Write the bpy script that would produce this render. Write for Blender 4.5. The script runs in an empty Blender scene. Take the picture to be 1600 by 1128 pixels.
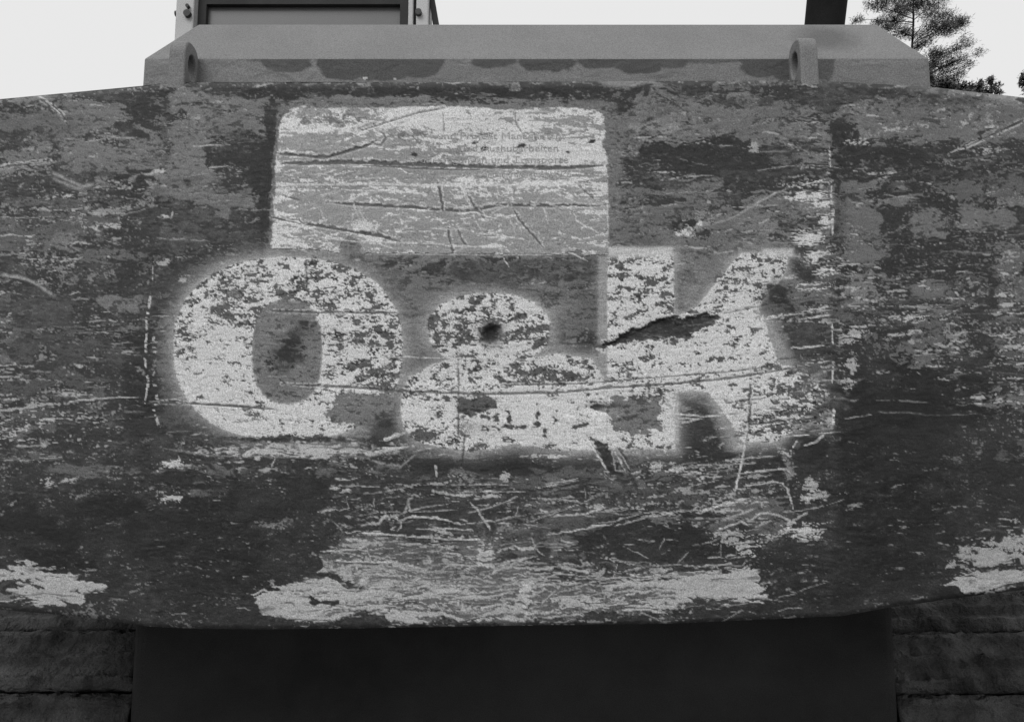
import bpy, bmesh, math, random
import numpy as np
from mathutils import Vector, Matrix

# ------------------------------------------------------------------ camera, sky, sun, exposure
SC = bpy.context.scene
COL = SC.collection
F = 28.0/36.0*1600.0            # focal length in photo pixels
TH = math.radians(7.0)          # camera pitched up
CAM = np.array([0.0, 0.0, 1.4])
cam_d = bpy.data.cameras.new('camera')
cam = bpy.data.objects.new('camera', cam_d)
COL.objects.link(cam)
cam.location = CAM
cam.rotation_euler = (math.pi/2+TH, 0, 0)
cam_d.lens = 28.0
cam_d.sensor_width = 36.0
cam_d.clip_start = 0.02
cam_d.clip_end = 2000
SC.camera = cam

world = bpy.data.worlds.new('World')
SC.world = world
world.use_nodes = True
nt = world.node_tree
bg = nt.nodes['Background']
sky = nt.nodes.new('ShaderNodeTexSky')
sky.sky_type = 'NISHITA'
sky.sun_disc = False
SUN_EL, SUN_AZ = math.radians(48), math.radians(205)
sky.sun_elevation = SUN_EL
sky.sun_rotation = SUN_AZ
sky.air_density = 1.0
sky.dust_density = 6.0
rgb2bw = nt.nodes.new('ShaderNodeRGBToBW')
cloudmix = nt.nodes.new('ShaderNodeMix')          # closed, even cloud cover over the clear sky
cloudmix.data_type = 'FLOAT'
cloudmix.inputs[0].default_value = 0.95
cloudmix.inputs[3].default_value = 9.0
nt.links.new(sky.outputs[0], rgb2bw.inputs[0])
nt.links.new(rgb2bw.outputs[0], cloudmix.inputs[2])
nt.links.new(cloudmix.outputs[0], bg.inputs[0])
bg.inputs[1].default_value = 0.094

sun_d = bpy.data.lights.new('sun', 'SUN')
sun_d.energy = 1.4
sun_d.angle = math.radians(35)
sun = bpy.data.objects.new('sun', sun_d)
COL.objects.link(sun)
sd = Vector((-0.35, -math.cos(SUN_EL), math.sin(SUN_EL)))
sun.rotation_euler = sd.to_track_quat('Z', 'Y').to_euler()
sun.location = (0, -5, 8)

SC.view_settings.view_transform = 'Standard'
SC.view_settings.look = 'None'
SC.view_settings.gamma = 1
SC.view_settings.exposure = 0.0
SC.render.resolution_x = 1024
SC.render.resolution_y = 721

# ------------------------------------------------------------------ geometry of the view
def ray(u, v):
    x = (np.asarray(u, float)-800)/F
    y = -(np.asarray(v, float)-564)/F
    c, s = math.cos(TH), math.sin(TH)
    return x, c - y*s, s + y*c            # world direction

def at(u, v, Y):
    dx, dy, dz = ray(u, v)
    t = Y/dy
    return np.stack([dx*t, np.broadcast_to(Y, np.shape(dx*t)), CAM[2]+dz*t], -1)

def P(u, v, Y):
    return Vector([float(q) for q in at(u, v, Y)])

# ------------------------------------------------------------------ noise kit (numpy)
def sst(x, a=0., b=1.):
    t = np.clip((x-a)/(b-a), 0, 1)
    return t*t*(3-2*t)

U0, U1, V0, V1, ST = -60., 1662., 84., 1002., 1.5
us = np.arange(U0, U1, ST)
vs = np.arange(V0, V1, ST)
NC, NR = len(us), len(vs)
UU, VV = np.meshgrid(us, vs)

def interp_matrix(x, scale, n):
    m = np.zeros((len(x), n), np.float32)
    q = x/scale
    i = np.floor(q).astype(int)
    f = q-i
    f = f*f*(3-2*f)
    m[np.arange(len(x)), i] = 1-f
    m[np.arange(len(x)), i+1] = f
    return m

def octave(sx, sy, rng):
    nx = int((U1-U0)/sx)+4
    ny = int((V1-V0)/sy)+4
    g = rng.standard_normal((ny, nx)).astype(np.float32)
    ox, oy = rng.random()*sx, rng.random()*sy
    return interp_matrix(vs-V0+oy, sy, ny) @ g @ interp_matrix(us-U0+ox, sx, nx).T

def fbm(sx, sy, seed, octs=4, gain=0.55):
    rng = np.random.default_rng(seed)
    r = 0; a = 1.0
    for k in range(octs):
        if sx < 1.6 and sy < 1.6: break
        r = r + a*octave(max(sx, 1.6), max(sy, 1.6), rng)
        a *= gain; sx *= 0.5; sy *= 0.5
    r = r-r.mean()
    return r/r.std()

def uni(n):                      # gaussian -> uniform rank
    return 0.5*(1+np.tanh(0.7978*(n+0.044715*n**3)))

def warp(n, du, dv):             # resample a field at shifted places
    iu = np.clip(((UU+du-U0)/ST), 0, NC-1.001)
    iv = np.clip(((VV+dv-V0)/ST), 0, NR-1.001)
    a, b = iu.astype(int), iv.astype(int)
    fu, fv = iu-a, iv-b
    a1, b1 = np.minimum(a+1, NC-1), np.minimum(b+1, NR-1)
    return (n[b, a]*(1-fu)+n[b, a1]*fu)*(1-fv)+(n[b1, a]*(1-fu)+n[b1, a1]*fu)*fv

W1 = fbm(9, 5, 1, 3)
W2 = fbm(9, 5, 2, 3)
WB1 = fbm(60, 30, 3, 4)
WB2 = fbm(60, 30, 4, 4)
SOFT = fbm(70, 40, 5, 5)
MOT = warp(fbm(60, 24, 6, 6, 0.62), 10*WB1, 8*WB2)       # mottled, slightly streaky
MOT2 = warp(fbm(36, 16, 7, 5, 0.65), 6*WB1, 5*WB2)
STR = warp(fbm(60, 5, 8, 5, 0.7), 0*WB1, 7*WB2)          # long horizontal streaks
STR2 = warp(fbm(34, 3.2, 9, 4, 0.75), 0*WB1, 3*WB2)
STR3 = warp(fbm(70, 2.2, 14, 3, 0.8), 0*WB1, 4*WB2)
uSTR3 = uni(STR3)
CHIP = warp(fbm(11, 5.0, 10, 3, 0.75), 4*W1, 2.5*W2)          # flakes
CHIP2 = warp(fbm(15, 3.6, 11, 3, 0.75), 3*W1, 2*W2)
FINE = fbm(3, 2.2, 12, 2)
FINE2 = fbm(5, 2.5, 13, 2)
uMOT, uMOT2, uSTR, uSTR2, uCHIP, uCHIP2, uFINE = map(uni, (MOT, MOT2, STR, STR2, CHIP, CHIP2, FINE))

def cover(un, cov, soft=0.08):
    return sst((cov-un)/soft+0.5)

def table(rows_v, cols_u, vals):
    vals = np.array(vals, float)
    a = np.array([np.interp(us, cols_u, r) for r in vals])
    return np.array([np.interp(vs, rows_v, a[:, j]) for j in range(NC)]).T

def box(u0, v0, u1, v1, e=8., rag=0, n=None):
    d = np.minimum(np.minimum(UU-u0, u1-UU), np.minimum(VV-v0, v1-VV))
    if rag: d = d+rag*(W1 if n is None else n)
    return sst(d/e+0.5)

def sd_ell(cu, cv, ru, rv, p=2.0, ang=0.):
    x, y = UU-cu, VV-cv
    if ang:
        c, s = math.cos(ang), math.sin(ang)
        x, y = x*c+y*s, -x*s+y*c
    k = (np.abs(x/ru)**p+np.abs(y/rv)**p)**(1/p)
    return (1-k)*min(ru, rv)

def sd_poly(pts):
    pts = [(float(a), float(b)) for a, b in pts]
    d = np.full(UU.shape, 1e9)
    inside = np.zeros(UU.shape, bool)
    n = len(pts)
    for i in range(n):
        (ax, ay), (bx, by) = pts[i], pts[(i+1) % n]
        ex, ey = bx-ax, by-ay
        wx, wy = UU-ax, VV-ay
        t = np.clip((wx*ex+wy*ey)/(ex*ex+ey*ey+1e-9), 0, 1)
        d = np.minimum(d, (wx-ex*t)**2+(wy-ey*t)**2)
        c = ((ay > VV) != (by > VV)) & (UU < ex*(VV-ay)/((by-ay) if by != ay else 1e-9)+ax)
        inside ^= c
    d = np.sqrt(d)
    return np.where(inside, d, -d)

def m_of(d, e=1.6, rag=0., n=None):
    if rag: d = d+rag*(W1 if n is None else n)
    return sst(d/e+0.5)

# layers: A = paint colour, G = grime cover, Wt = bare / white cover, H = relief in mm (towards the viewer)
A = np.full(UU.shape, 0.20)
G = np.zeros(UU.shape)
Wt = np.zeros(UU.shape)
H = np.zeros(UU.shape)

def put(m, a=None, g=None, w=None):
    global A, G, Wt
    if a is not None: A = A*(1-m)+a*m
    if g is not None: G = G*(1-m)+g*m
    if w is not None: Wt = Wt*(1-m)+w*m

def line(pts, wd, kind='w', k=1.0, jit=0.8, brk=0.0, seed=0):
    """kind w: bright scratch, d: dark groove, g: dark groove with a bright raised lip, s: soft pale rub"""
    global H
    if kind == 'w': k = min(1.0, k*1.22)
    pts = np.array(pts, float)
    if len(pts) > 2:                                   # smooth the path a little
        t = np.r_[0, np.cumsum(np.hypot(*np.diff(pts, axis=0).T))]
        tt = np.linspace(0, t[-1], max(8, int(t[-1]/14)))
        pts = np.stack([np.interp(tt, t, pts[:, 0]), np.interp(tt, t, pts[:, 1])], 1)
    pad = wd*3+8
    i0, i1 = int((pts[:, 0].min()-pad-U0)/ST), int((pts[:, 0].max()+pad-U0)/ST)+1
    j0, j1 = int((pts[:, 1].min()-pad-V0)/ST), int((pts[:, 1].max()+pad-V0)/ST)+1
    i0, j0, i1, j1 = max(i0, 0), max(j0, 0), min(i1, NC), min(j1, NR)
    if i0 >= i1 or j0 >= j1: return
    sl = (slice(j0, j1), slice(i0, i1))
    u = UU[sl]+.4*jit*W2[sl]; v = VV[sl]+.45*jit*W1[sl]
    best = np.full(u.shape, 1e9); bt = np.zeros(u.shape); side = np.zeros(u.shape)
    n = len(pts)-1
    for q in range(n):
        ax, ay = pts[q]; ex, ey = pts[q+1]-pts[q]
        wx, wy = u-ax, v-ay
        t = np.clip((wx*ex+wy*ey)/(ex*ex+ey*ey+1e-9), 0, 1)
        dx, dy = wx-ex*t, wy-ey*t
        d = dx*dx+dy*dy
        m = d < best
        best = np.where(m, d, best); bt = np.where(m, (q+t)/n, bt)
        side = np.where(m, np.sign(ex*dy-ey*dx), side)
    d = np.sqrt(best)
    ends = sst(bt/0.08)*sst((1-bt)/0.12)*0.75+0.25
    hw = wd*0.5*ends*(1+0.25*W1[sl])
    core = sst((hw-d)/1.3+0.5)*k
    if kind == 'w': core = core*(.55+.45*sst((uFINE[sl]-.15)/.4))*(.7+.3*sst((uSTR3[sl]-.2)/.3))
    if brk: core = core*sst((uSTR2[sl]-brk)/0.1+0.5)
    if kind == 'w':
        Wt[sl] = np.maximum(Wt[sl], core); G[sl] *= (1-core)
        H[sl] += 0.15*core
    elif kind == 's':
        c = np.exp(-(d/(wd*0.6+0.1))**2)*k*(0.55+0.45*uFINE[sl])*ends
        Wt[sl] = np.maximum(Wt[sl], 0.45*c); G[sl] *= (1-0.8*c)
    elif kind == 'd':
        G[sl] = np.maximum(G[sl], .9*core); Wt[sl] *= (1-core)
        H[sl] -= 0.9*core
    elif kind == 'g':
        lip = np.exp(-((d-hw-1.6)/1.3)**2)*k*sst((uFINE[sl]-0.25)/0.3)*np.where(side < 0, 1.0, 0.45)
        G[sl] = np.maximum(G[sl]*(1-lip), core*0.72); Wt[sl] = np.maximum(Wt[sl]*(1-core), 0.8*lip)
        H[sl] += -0.8*core+0.3*lip

# ---- large mottling of dirt over the paint
CU = [-60, 0, 100, 200, 245, 300, 400, 500, 600, 700, 800, 900, 1000, 1100, 1200, 1290, 1330, 1400, 1500, 1600, 1660]
RV = [130, 165, 200, 250, 300, 350, 420, 500, 600, 700, 760, 800, 860, 920, 985]
cov = table(RV, CU, [
    [.5, .5, .5, .6, .5, .5, .6, .6, .6, .6, .6, .6, .3, .5, .7, .6, .6, .7, .4, .3, .3],
    [.5, .5, .45, .75, .4, .3, .5, .5, .5, .5, .5, .5, .2, .4, .5, .6, .45, .35, .2, .3, .3],
    [.4, .35, .35, .5, .2, .25, .6, .3, .3, .3, .3, .5, .1, .25, .3, .5, .6, .35, .45, .4, .4],
    [.5, .5, .65, .45, .15, .4, .8, .3, .3, .3, .3, .3, .75, .9, .85, .5, .85, .7, .7, .65, .6],
    [.7, .7, .5, .8, .35, .35, .7, .3, .3, .3, .3, .3, .55, .5, .6, .45, .55, .55, .65, .6, .6],
    [.6, .6, .5, .8, .75, .6, .7, .3, .3, .3, .3, .3, .1, .1, .2, .3, .1, .6, .5, .7, .7],
    [.7, .7, .7, .85, .75, .7, .75, .7, .7, .5, .5, .5, .3, .2, .2, .5, .35, .7, .65, .6, .6],
    [.75, .75, .8, .8, .8, .6, .5, .5, .4, .25, .35, .35, .3, .3, .65, .6, .7, .55, .6, .7, .7],
    [.65, .6, .7, .9, .9, .6, .5, .5, .4, .3, .3, .3, .3, .3, .7, .8, .8, .85, .8, .7, .7],
    [.8, .8, .8, 1, 1, .8, .7, .6, .6, .6, .7, .7, .7, .7, .85, .95, 1.05, 1.05, 1, .85, .8],
    [.8, .8, .85, 1.05, 1, .9, .95, .85, .7, .75, .6, .5, .5, .65, .6, 1, 1.1, 1.1, 1.1, 1, .9],
    [.95, .95, 1.05, 1.1, 1.1, 1.1, 1.1, 1, .7, .7, .5, .55, .65, .65, .7, 1, 1.1, 1.1, 1.1, 1.1, 1],
    [1.1, 1.1, 1.1, 1.1, 1.1, 1.1, 1.1, .9, .75, .7, .65, .7, .95, 1.0, .95, 1.1, 1.1, 1.1, 1.1, 1, 1],
    [1.1, 1.1, 1.1, 1.1, 1.1, 1.1, 1.1, .7, .6, .5, .5, .6, .7, .8, .9, 1.1, 1.1, 1.1, 1.1, 1.1, 1],
    [1.1, 1.1, 1.1, 1.1, 1.1, 1.1, 1.1, .9, .9, .8, .8, .9, 1, 1.1, 1.1, 1.1, 1.1, 1.1, 1.1, 1.1, 1.1]])
mixn = uni(0.8*MOT+0.35*MOT2+0.35*STR2)
G = 0.96*cover(mixn, cov, 0.15)
GRIT = fbm(7, 3.4, 31, 3, .8)
G = np.clip(G + 0.35*cover(uni(SOFT), cov*0.75, 0.9)*(1-G) + .22*sst((uni(GRIT)-.62)/.15)*cover(uMOT2, cov*.8+.1, .5)*(1-G) - .20*sst((.22-uni(GRIT))/.1)*cover(uSTR2, .6, .3), 0, 1)
DEEP = np.zeros(UU.shape)          # oily black over the grime
for (cu, cv, ru, rv, k) in [(1400, 720, 130, 190, .75), (1380, 880, 150, 90, .5), (1550, 740, 90, 70, .4), (1340, 640, 60, 110, .6), (120, 830, 190, 60, .65), (330, 850, 110, 90, .6), (225, 640, 40, 150, .55), (450, 800, 80, 60, .5), (1210, 900, 90, 60, .3),
                            (210, 400, 30, 140, .4), (700, 148, 260, 16, .5), (1100, 240, 120, 24, .4), (1100, 845, 110, 30, .4), (800, 728, 150, 14, .5), (1480, 400, 110, 60, .3), (90, 480, 90, 60, .25), (408, 270, 24, 90, .4), (1450, 300, 100, 60, .25), (1100, 690, 40, 30, .3), (1320, 230, 30, 60, .4), (452, 545, 24, 32, .35), (385, 245, 50, 20, .4), (1215, 465, 26, 34, .4), (600, 672, 20, 16, .5), (1400, 420, 80, 40, .3), (230, 180, 40, 30, .3), (1320, 540, 30, 200, .35)]:
    DEEP = np.maximum(DEEP, k*sst(1.35-np.hypot((UU-cu)/ru, (VV-cv)/rv)+.28*SOFT+.10*MOT2, 0, .8))
# paint colour drifts: lighter at top, darker below
A = 0.140+0.043*sst((700-VV)/450)+0.012*SOFT+0.010*MOT2
# soft grey, worn paint where dirt is thin
A *= 1+0.12*cover(uSTR, 0.25, 0.5)-0.10*cover(uCHIP2, 0.2, 0.3)

# pale flakes and streaks by area
bcov = table([130, 230, 300, 400, 460, 540, 600, 640, 690, 740, 800, 860, 900, 985],
             [-60, 0, 100, 200, 260, 480, 640, 760, 900, 1050, 1150, 1240, 1300, 1400, 1500, 1600], [
    [.02, .02, .02, .03, .03, .03, .02, .02, .03, .03, .03, .03, .03, .03, .04, .03],
    [.02, .02, .03, .04, .03, .03, .03, .03, .03, .04, .03, .04, .05, .04, .04, .04],
    [.02, .03, .10, .07, .03, .03, .03, .03, .03, .05, .05, .08, .06, .05, .05, .04],
    [.03, .05, .10, .03, .03, .03, .03, .03, .03, .04, .06, .10, .08, .05, .05, .05],
    [.08, .08, .06, .05, .05, .02, .03, .03, .03, .03, .03, .10, .16, .14, .18, .16],
    [.12, .12, .07, .03, .06, .02, .02, .02, .02, .03, .03, .08, .22, .16, .26, .30],
    [.22, .22, .12, .02, .05, .02, .02, .02, .03, .03, .05, .14, .10, .02, .08, .16],
    [.34, .36, .22, .02, .06, .02, .03, .03, .03, .03, .05, .14, .05, .00, .03, .12],
    [.20, .20, .14, .02, .08, .06, .04, .04, .04, .10, .14, .16, .02, .00, .01, .03],
    [.03, .03, .03, .01, .03, .09, .10, .10, .10, .16, .20, .10, .00, .00, .00, .02],
    [.01, .01, .00, .00, .00, .05, .24, .15, .12, .18, .20, .10, .00, .00, .01, .02],
    [.01, .01, .00, .00, .00, .02, .28, .22, .14, .04, .06, .02, .00, .00, .05, .10],
    [.00, .00, .00, .00, .00, .03, .35, .35, .35, .25, .10, .02, .00, .00, .02, .02],
    [.00, .00, .00, .00, .00, .02, .10, .10, .10, .03, .00, .00, .00, .00, .00, .00]])
b1 = cover(uni((STR2+0.35*FINE+0.25*CHIP2)/1.09), bcov*0.8, 0.12)
Wt = b1*(0.38+0.3*uMOT)
G *= 1-0.8*b1
# rubbed haze of grey around the streaked zones
rub = cover(uSTR, bcov*1.8, 0.5)
G *= 1-0.35*rub

# ---- placed dark and light patches (ragged)
def patch(d, rag=5, e=5, n=None, **kw):
    put(m_of(d, e, rag, MOT2 if n is None else n), **kw)
GD = 0.97
for (cu, cv, ru, rv, g) in [
    (560, 148, 75, 11, GD), (690, 148, 60, 13, GD), (800, 147, 60, 14, GD), (920, 149, 62, 15, GD), (470, 143, 30, 9, GD), (965, 165, 22, 22, GD),
    (345, 140, 40, 10, .9), (1075, 142, 30, 9, .9), (1220, 142, 50, 12, GD), (1180, 160, 60, 10, .8), (1400, 148, 60, 9, .9), (1310, 150, 45, 10, .8),
    (228, 175, 32, 24, .95), (215, 205, 25, 12, .9), (245, 165, 14, 40, .9), (150, 145, 70, 10, .8),
    (150, 195, 40, 10, .85), (75, 205, 30, 18, .7), (25, 215, 30, 15, .8), (40, 285, 80, 20, .85), (150, 265, 35, 8, .8),
    (385, 245, 45, 16, .95), (408, 275, 24, 35, .95), (375, 205, 24, 18, .75), (335, 190, 18, 26, .8), (360, 232, 60, 6, .8),
    (330, 335, 80, 10, .75), (360, 360, 60, 14, .85), (290, 380, 50, 18, .7), (330, 420, 60, 20, .85), (290, 440, 45, 14, .85), (400, 385, 40, 20, .8),
    (1100, 245, 110, 24, GD), (1170, 225, 80, 16, .95), (1010, 243, 55, 12, .85), (1180, 265, 60, 14, .9), (1225, 235, 50, 10, .8), (1040, 285, 40, 8, .8),
    (1000, 375, 60, 14, .5), (1320, 205, 22, 40, .9), (1320, 260, 14, 60, .9), (1300, 165, 14, 30, .8),
    (1400, 250, 90, 18, .85), (1470, 275, 70, 10, .8), (1385, 240, 60, 10, .9), (1570, 240, 45, 12, .9), (1460, 320, 22, 18, .95), (1487, 328, 18, 14, .95),
    (1380, 345, 40, 18, .9), (1430, 360, 60, 16, .95), (1400, 410, 60, 20, .95), (1450, 400, 60, 12, .9), (1520, 385, 30, 9, .9), (1548, 440, 12, 34, GD), (1525, 450, 10, 20, .95),
    (1470, 435, 16, 12, .95), (1590, 340, 22, 20, .9), (1460, 150, 40, 10, .8), (1450, 160, 70, 9, .6),
    (1247, 415, 14, 12, GD), (1262, 430, 18, 10, GD), (1275, 400, 16, 8, .9), (1210, 470, 26, 34, .75), (1235, 545, 40, 14, .9), (1265, 530, 30, 25, .8),
    (1350, 560, 70, 40, .9), (1450, 520, 70, 8, .95), (1520, 530, 22, 60, .95), (1400, 640, 110, 60, GD),
    (60, 480, 60, 30, .7), (110, 540, 80, 18, .7), (200, 430, 40, 60, .85), (225, 350, 22, 80, .85), (140, 430, 60, 30, .8),
    (810, 730, 150, 14, GD), (700, 728, 80, 10, .95), (900, 725, 70, 12, .9), (605, 735, 30, 8, .9), (650, 705, 20, 8, .6), (600, 672, 18, 16, .9),
    (640, 815, 24, 30, .9), (700, 800, 60, 18, .9), (770, 810, 40, 20, .8), (905, 775, 18, 12, .95), (560, 752, 50, 14, .9), (845, 850, 10, 35, .9),
    (980, 835, 80, 26, .95), (1060, 845, 60, 24, .97), (1110, 865, 60, 14, .97), (1110, 660, 50, 24, .85), (1100, 720, 70, 12, .9), (1085, 690, 26, 14, .85),
    (975, 750, 22, 8, .9), (1230, 760, 30, 50, .97), (1260, 720, 30, 26, .95), (1265, 670, 30, 12, .95), (1230, 690, 12, 20, .9),
    (1260, 590, 35, 8, .85), (250, 690, 60, 30, .75), (270, 660, 22, 30, .8), (262, 590, 16, 50, .6), (60, 830, 160, 30, GD), (450, 800, 90, 50, GD),
    (640, 450, 40, 14, .7), (820, 420, 130, 16, .7), (560, 425, 60, 10, .6), (900, 480, 40, 30, .35), (650, 520, 26, 50, .3), (950, 500, 14, 6, .8)]:
    patch(sd_ell(cu, cv, ru, rv), rag=0.30*min(ru, rv)+2, e=4+0.2*min(ru, rv), g=g, w=0)
for (cu, cv, ru, rv, g, a) in [                                        # cleaner, paler paint
    (1040, 200, 40, 14, .0, .26), (1085, 185, 60, 10, .05, .21), (1150, 180, 70, 14, .1, .19), (1090, 350, 85, 38, .05, .165), (1000, 345, 50, 30, .1, .16),
    (1195, 345, 26, 14, .1, .22), (1335, 350, 28, 50, .05, .165), (1360, 395, 26, 20, .1, .165), (1200, 200, 36, 30, .2, .19),
    (150, 185, 45, 20, .1, .18), (150, 225, 50, 14, .1, .18), (190, 240, 60, 14, .1, .18), (130, 250, 45, 14, .1, .18), (60, 190, 60, 14, .25, .17), (35, 245, 45, 12, .2, .2), (20, 272, 40, 6, .1, .24),
    (300, 190, 40, 45, .12, .185), (290, 240, 40, 34, .08, .18), (300, 300, 45, 16, .12, .18), (330, 310, 40, 14, .12, .18), (385, 185, 30, 20, .15, .18), (375, 160, 50, 10, .15, .18), (400, 320, 12, 16, .1, .17), (275, 160, 14, 30, .1, .18),
    (1400, 190, 70, 20, .08, .175), (1480, 190, 50, 22, .15, .185), (1560, 185, 40, 20, .2, .18), (1570, 212, 44, 10, .12, .18), (1450, 345, 30, 20, .05, .17), (1520, 340, 24, 26, .05, .17),
    (1570, 350, 16, 14, .05, .17), (1570, 400, 30, 28, .15, .16), (1460, 450, 24, 12, .15, .18), (1560, 300, 60, 12, .3, .16), (1430, 545, 60, 14, .25, .155), (1460, 530, 30, 22, .3, .16),
    (1190, 480, 22, 22, .2, .17), (1350, 450, 40, 14, .1, .22), (1360, 465, 30, 9, .1, .24), (1255, 460, 50, 12, .3, .2), (1120, 400, 26, 26, .1, .17), (1105, 440, 30, 34, .05, .18),
    (190, 475, 30, 11, .1, .19), (180, 400, 40, 8, .3, .17), (110, 340, 60, 30, .45, .165), (40, 600, 110, 14, .4, .12), (130, 735, 60, 8, .2, .15), (30, 715, 60, 7, .3, .15),
    (640, 560, 14, 60, .15, .17), (655, 470, 24, 60, .15, .17), (905, 500, 34, 34, .2, .165), (880, 470, 24, 20, .15, .18), (855, 535, 30, 24, .2, .17),
    (870, 805, 70, 18, .25, .13), (930, 740, 60, 10, .35, .13), (800, 755, 60, 8, .4, .13), (1050, 775, 90, 12, .45, .12), (700, 700, 60, 10, .3, .15),
    (1010, 660, 40, 30, 0, .19), (1175, 790, 40, 20, .1, .15), (1130, 820, 26, 10, .1, .14), (1190, 830, 20, 8, .1, .14)]:
    patch(sd_ell(cu, cv, ru, rv), rag=0.32*min(ru, rv)+2, e=3+0.12*min(ru, rv), g=g, a=a)

# ---- border left by a former plate and drip marks round it
bd = sd_poly([(436, 164), (470, 150), (700, 152), (940, 156), (962, 165), (985, 215), (968, 260), (972, 330), (966, 398), (880, 402), (560, 405), (416, 404), (412, 330), (424, 240), (418, 190)])
put(m_of(bd, 5, 3.5, MOT2), a=.185, g=.12, w=0)
db = sd_poly([(412, 160), (424, 172), (436, 170), (432, 220), (424, 300), (419, 380), (408, 378), (404, 300), (410, 230), (414, 190)])
put(m_of(db, 4, 3, MOT2), g=.95, w=0)
line([(426, 385), (430, 300), (437, 190), (448, 165)], 2.2, 'd', .8)

# ---- stencilled letters: soft overspray, then flaking white
def letter(d, covfield, halo=22, hk=.42, soft_top=None):
    """d signed px distance inside"""
    h = np.exp(-np.maximum(-d, 0)/halo*1.6)*sst((d+halo*1.9)/(halo*1.9))
    h = h*(0.75+0.25*uni(SOFT))
    put(np.where(d < 0, 1, 1.)*h*hk*1.5*(d < 4), g=0.0)
    hh = np.clip(h*hk, 0, 1)*(0.9+0.2*uFINE)
    global Wt
    Wt = np.where(d < 2, np.maximum(Wt, hh), Wt)
    ins = m_of(d, 2.2, 0.6)
    fl = cover(uni((0.85*CHIP+0.6*CHIP2+0.35*FINE+.25*MOT2)/1.12), 1-covfield, 0.10)      # flaked off
    put(ins, a=.15, g=.4+0.0*UU, w=0)
    put(ins*(1-fl), w=.93, g=0)
    return ins, fl

# letter O
dO = sd_ell(450, 545, 179, 143, 2.35)
dOh = sd_ell(449, 550, 54, 80, 2.5)
cO = table([400, 440, 480, 520, 560, 620, 690], [270, 320, 360, 400, 450, 500, 560, 600, 630], [
    [.5, .5, .6, .8, .85, .75, .7, .5, .4],
    [.3, .4, .6, .65, .6, .6, .6, .45, .4],
    [.5, .55, .35, .4, .6, .6, .6, .5, .5],
    [.6, .85, .85, .6, .7, .7, .7, .55, .45],
    [.76, .88, .86, .76, .6, .6, .8, .55, .5],
    [.8, .92, .88, .86, .7, .75, .6, .4, .5],
    [.95, .97, .95, .92, .9, .9, .8, .8, .7]])
letter(np.minimum(dO, -dOh), cO, 22, .40)
put(m_of(dOh, 3, 1.5), a=.215, g=.12, w=0)
put(m_of(dOh-4, 10, 3, MOT2)*sst((540-VV)/60)*.5, a=.24)
put(sst(1.25-np.hypot((UU-452)/34, (VV-542)/42)+.20*MOT2+.12*SOFT, 0, .9)*.9, g=.97)
put(sst(1.15-np.hypot((UU-446)/24, (VV-596)/30)+.2*MOT2)*.35, g=.5)
put(box(500, 560, 516, 630, 18)*.5, a=.3)
put(m_of(sd_poly([(528, 612), (562, 614), (624, 618), (612, 645), (588, 662), (560, 668), (520, 660), (508, 648), (520, 632)]), 2, 3), a=.20, g=.05, w=0)
put(m_of(sd_ell(470, 687, 120, 5), 3, 2), g=.75, w=0, a=.14)
dband = sd_ell(470, 704, 130, 11)
put(m_of(dband, 4, 3)*cover(uSTR2, .78, .3), w=.66, g=.1)
for c in [(378, 490, 34, 18), (352, 485, 16, 10), (470, 440, 18, 12), (490, 415, 12, 14), (440, 455, 30, 8), (340, 455, 30, 12), (560, 580, 26, 20), (590, 600, 24, 14), (575, 530, 30, 12), (390, 612, 10, 5), (395, 650, 13, 6), (412, 655, 8, 6), (465, 658, 10, 4), (346, 560, 7, 6), (352, 590, 8, 5)]:
    put(m_of(sd_ell(*c), 2, 5, CHIP)*cover(uni(CHIP+.4*CHIP2), .66, .15), g=.4, a=.15, w=0)

# ampersand
dA1 = sd_ell(764, 515, 96, 57, 2.2)
dA2 = sd_poly([(628, 612), (640, 590), (670, 572), (700, 562), (760, 556), (840, 557), (870, 552), (925, 560), (935, 575), (948, 600), (952, 702), (880, 704), (800, 694), (740, 706), (690, 700), (650, 690), (630, 668), (626, 640)])
dA = np.maximum(dA1, dA2)
cA = table([455, 490, 520, 560, 580, 610, 640, 680, 705], [626, 670, 710, 760, 800, 850, 900, 950], [
    [.3, .4, .6, .6, .85, .7, .6, .5],
    [.3, .45, .6, .65, .8, .8, .6, .5],
    [.3, .55, .55, .55, .55, .5, .5, .5],
    [.6, .6, .8, .85, .8, .8, .8, .8],
    [.5, .55, .6, .65, .3, .25, .5, .7],
    [.5, .75, .75, .6, .65, .8, .85, .8],
    [.75, .9, .93, .9, .93, .96, .96, .9],
    [.6, .5, .5, .93, .95, .96, .95, .9],
    [.4, .4, .6, .6, .5, .6, .8, .8]])
letter(dA, cA, 20, .42)
for c in [(815, 585, 44, 16), (880, 590, 18, 12), (860, 470, 16, 14), (800, 482, 6, 18), (742, 468, 14, 9), (770, 475, 8, 10), (712, 490, 14, 8), (682, 530, 8, 12), (835, 535, 30, 10), (725, 668, 16, 8), (663, 682, 20, 6), (690, 632, 6, 5), (675, 505, 10, 14), (812, 495, 10, 6), (780, 495, 6, 8)]:
    put(m_of(sd_ell(*c), 2, 3.0, CHIP)*cover(uni(CHIP+.4*CHIP2), .72, .15), g=.4, a=.15, w=0)
put(m_of(sd_poly([(716, 625), (760, 618), (778, 626), (765, 640), (740, 652), (716, 648)]), 3, 2.5), a=.15, g=.35, w=0)
put(np.clip(1.15-np.hypot((UU-750)/40, (VV-668)/16), 0, 1)*.8, a=.25, w=.45, g=0)
for c in [(754, 650, 10, 3.5), (776, 655, 5, 12), (788, 667, 22, 4), (796, 652, 3, 9), (818, 668, 7, 4), (910, 666, 10, 3.5), (840, 655, 2.5, 12), (850, 673, 3, 5), (868, 655, 3, 5)]:
    put(m_of(sd_ell(*c), 1.6, 2.2), g=.7, w=0)
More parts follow.
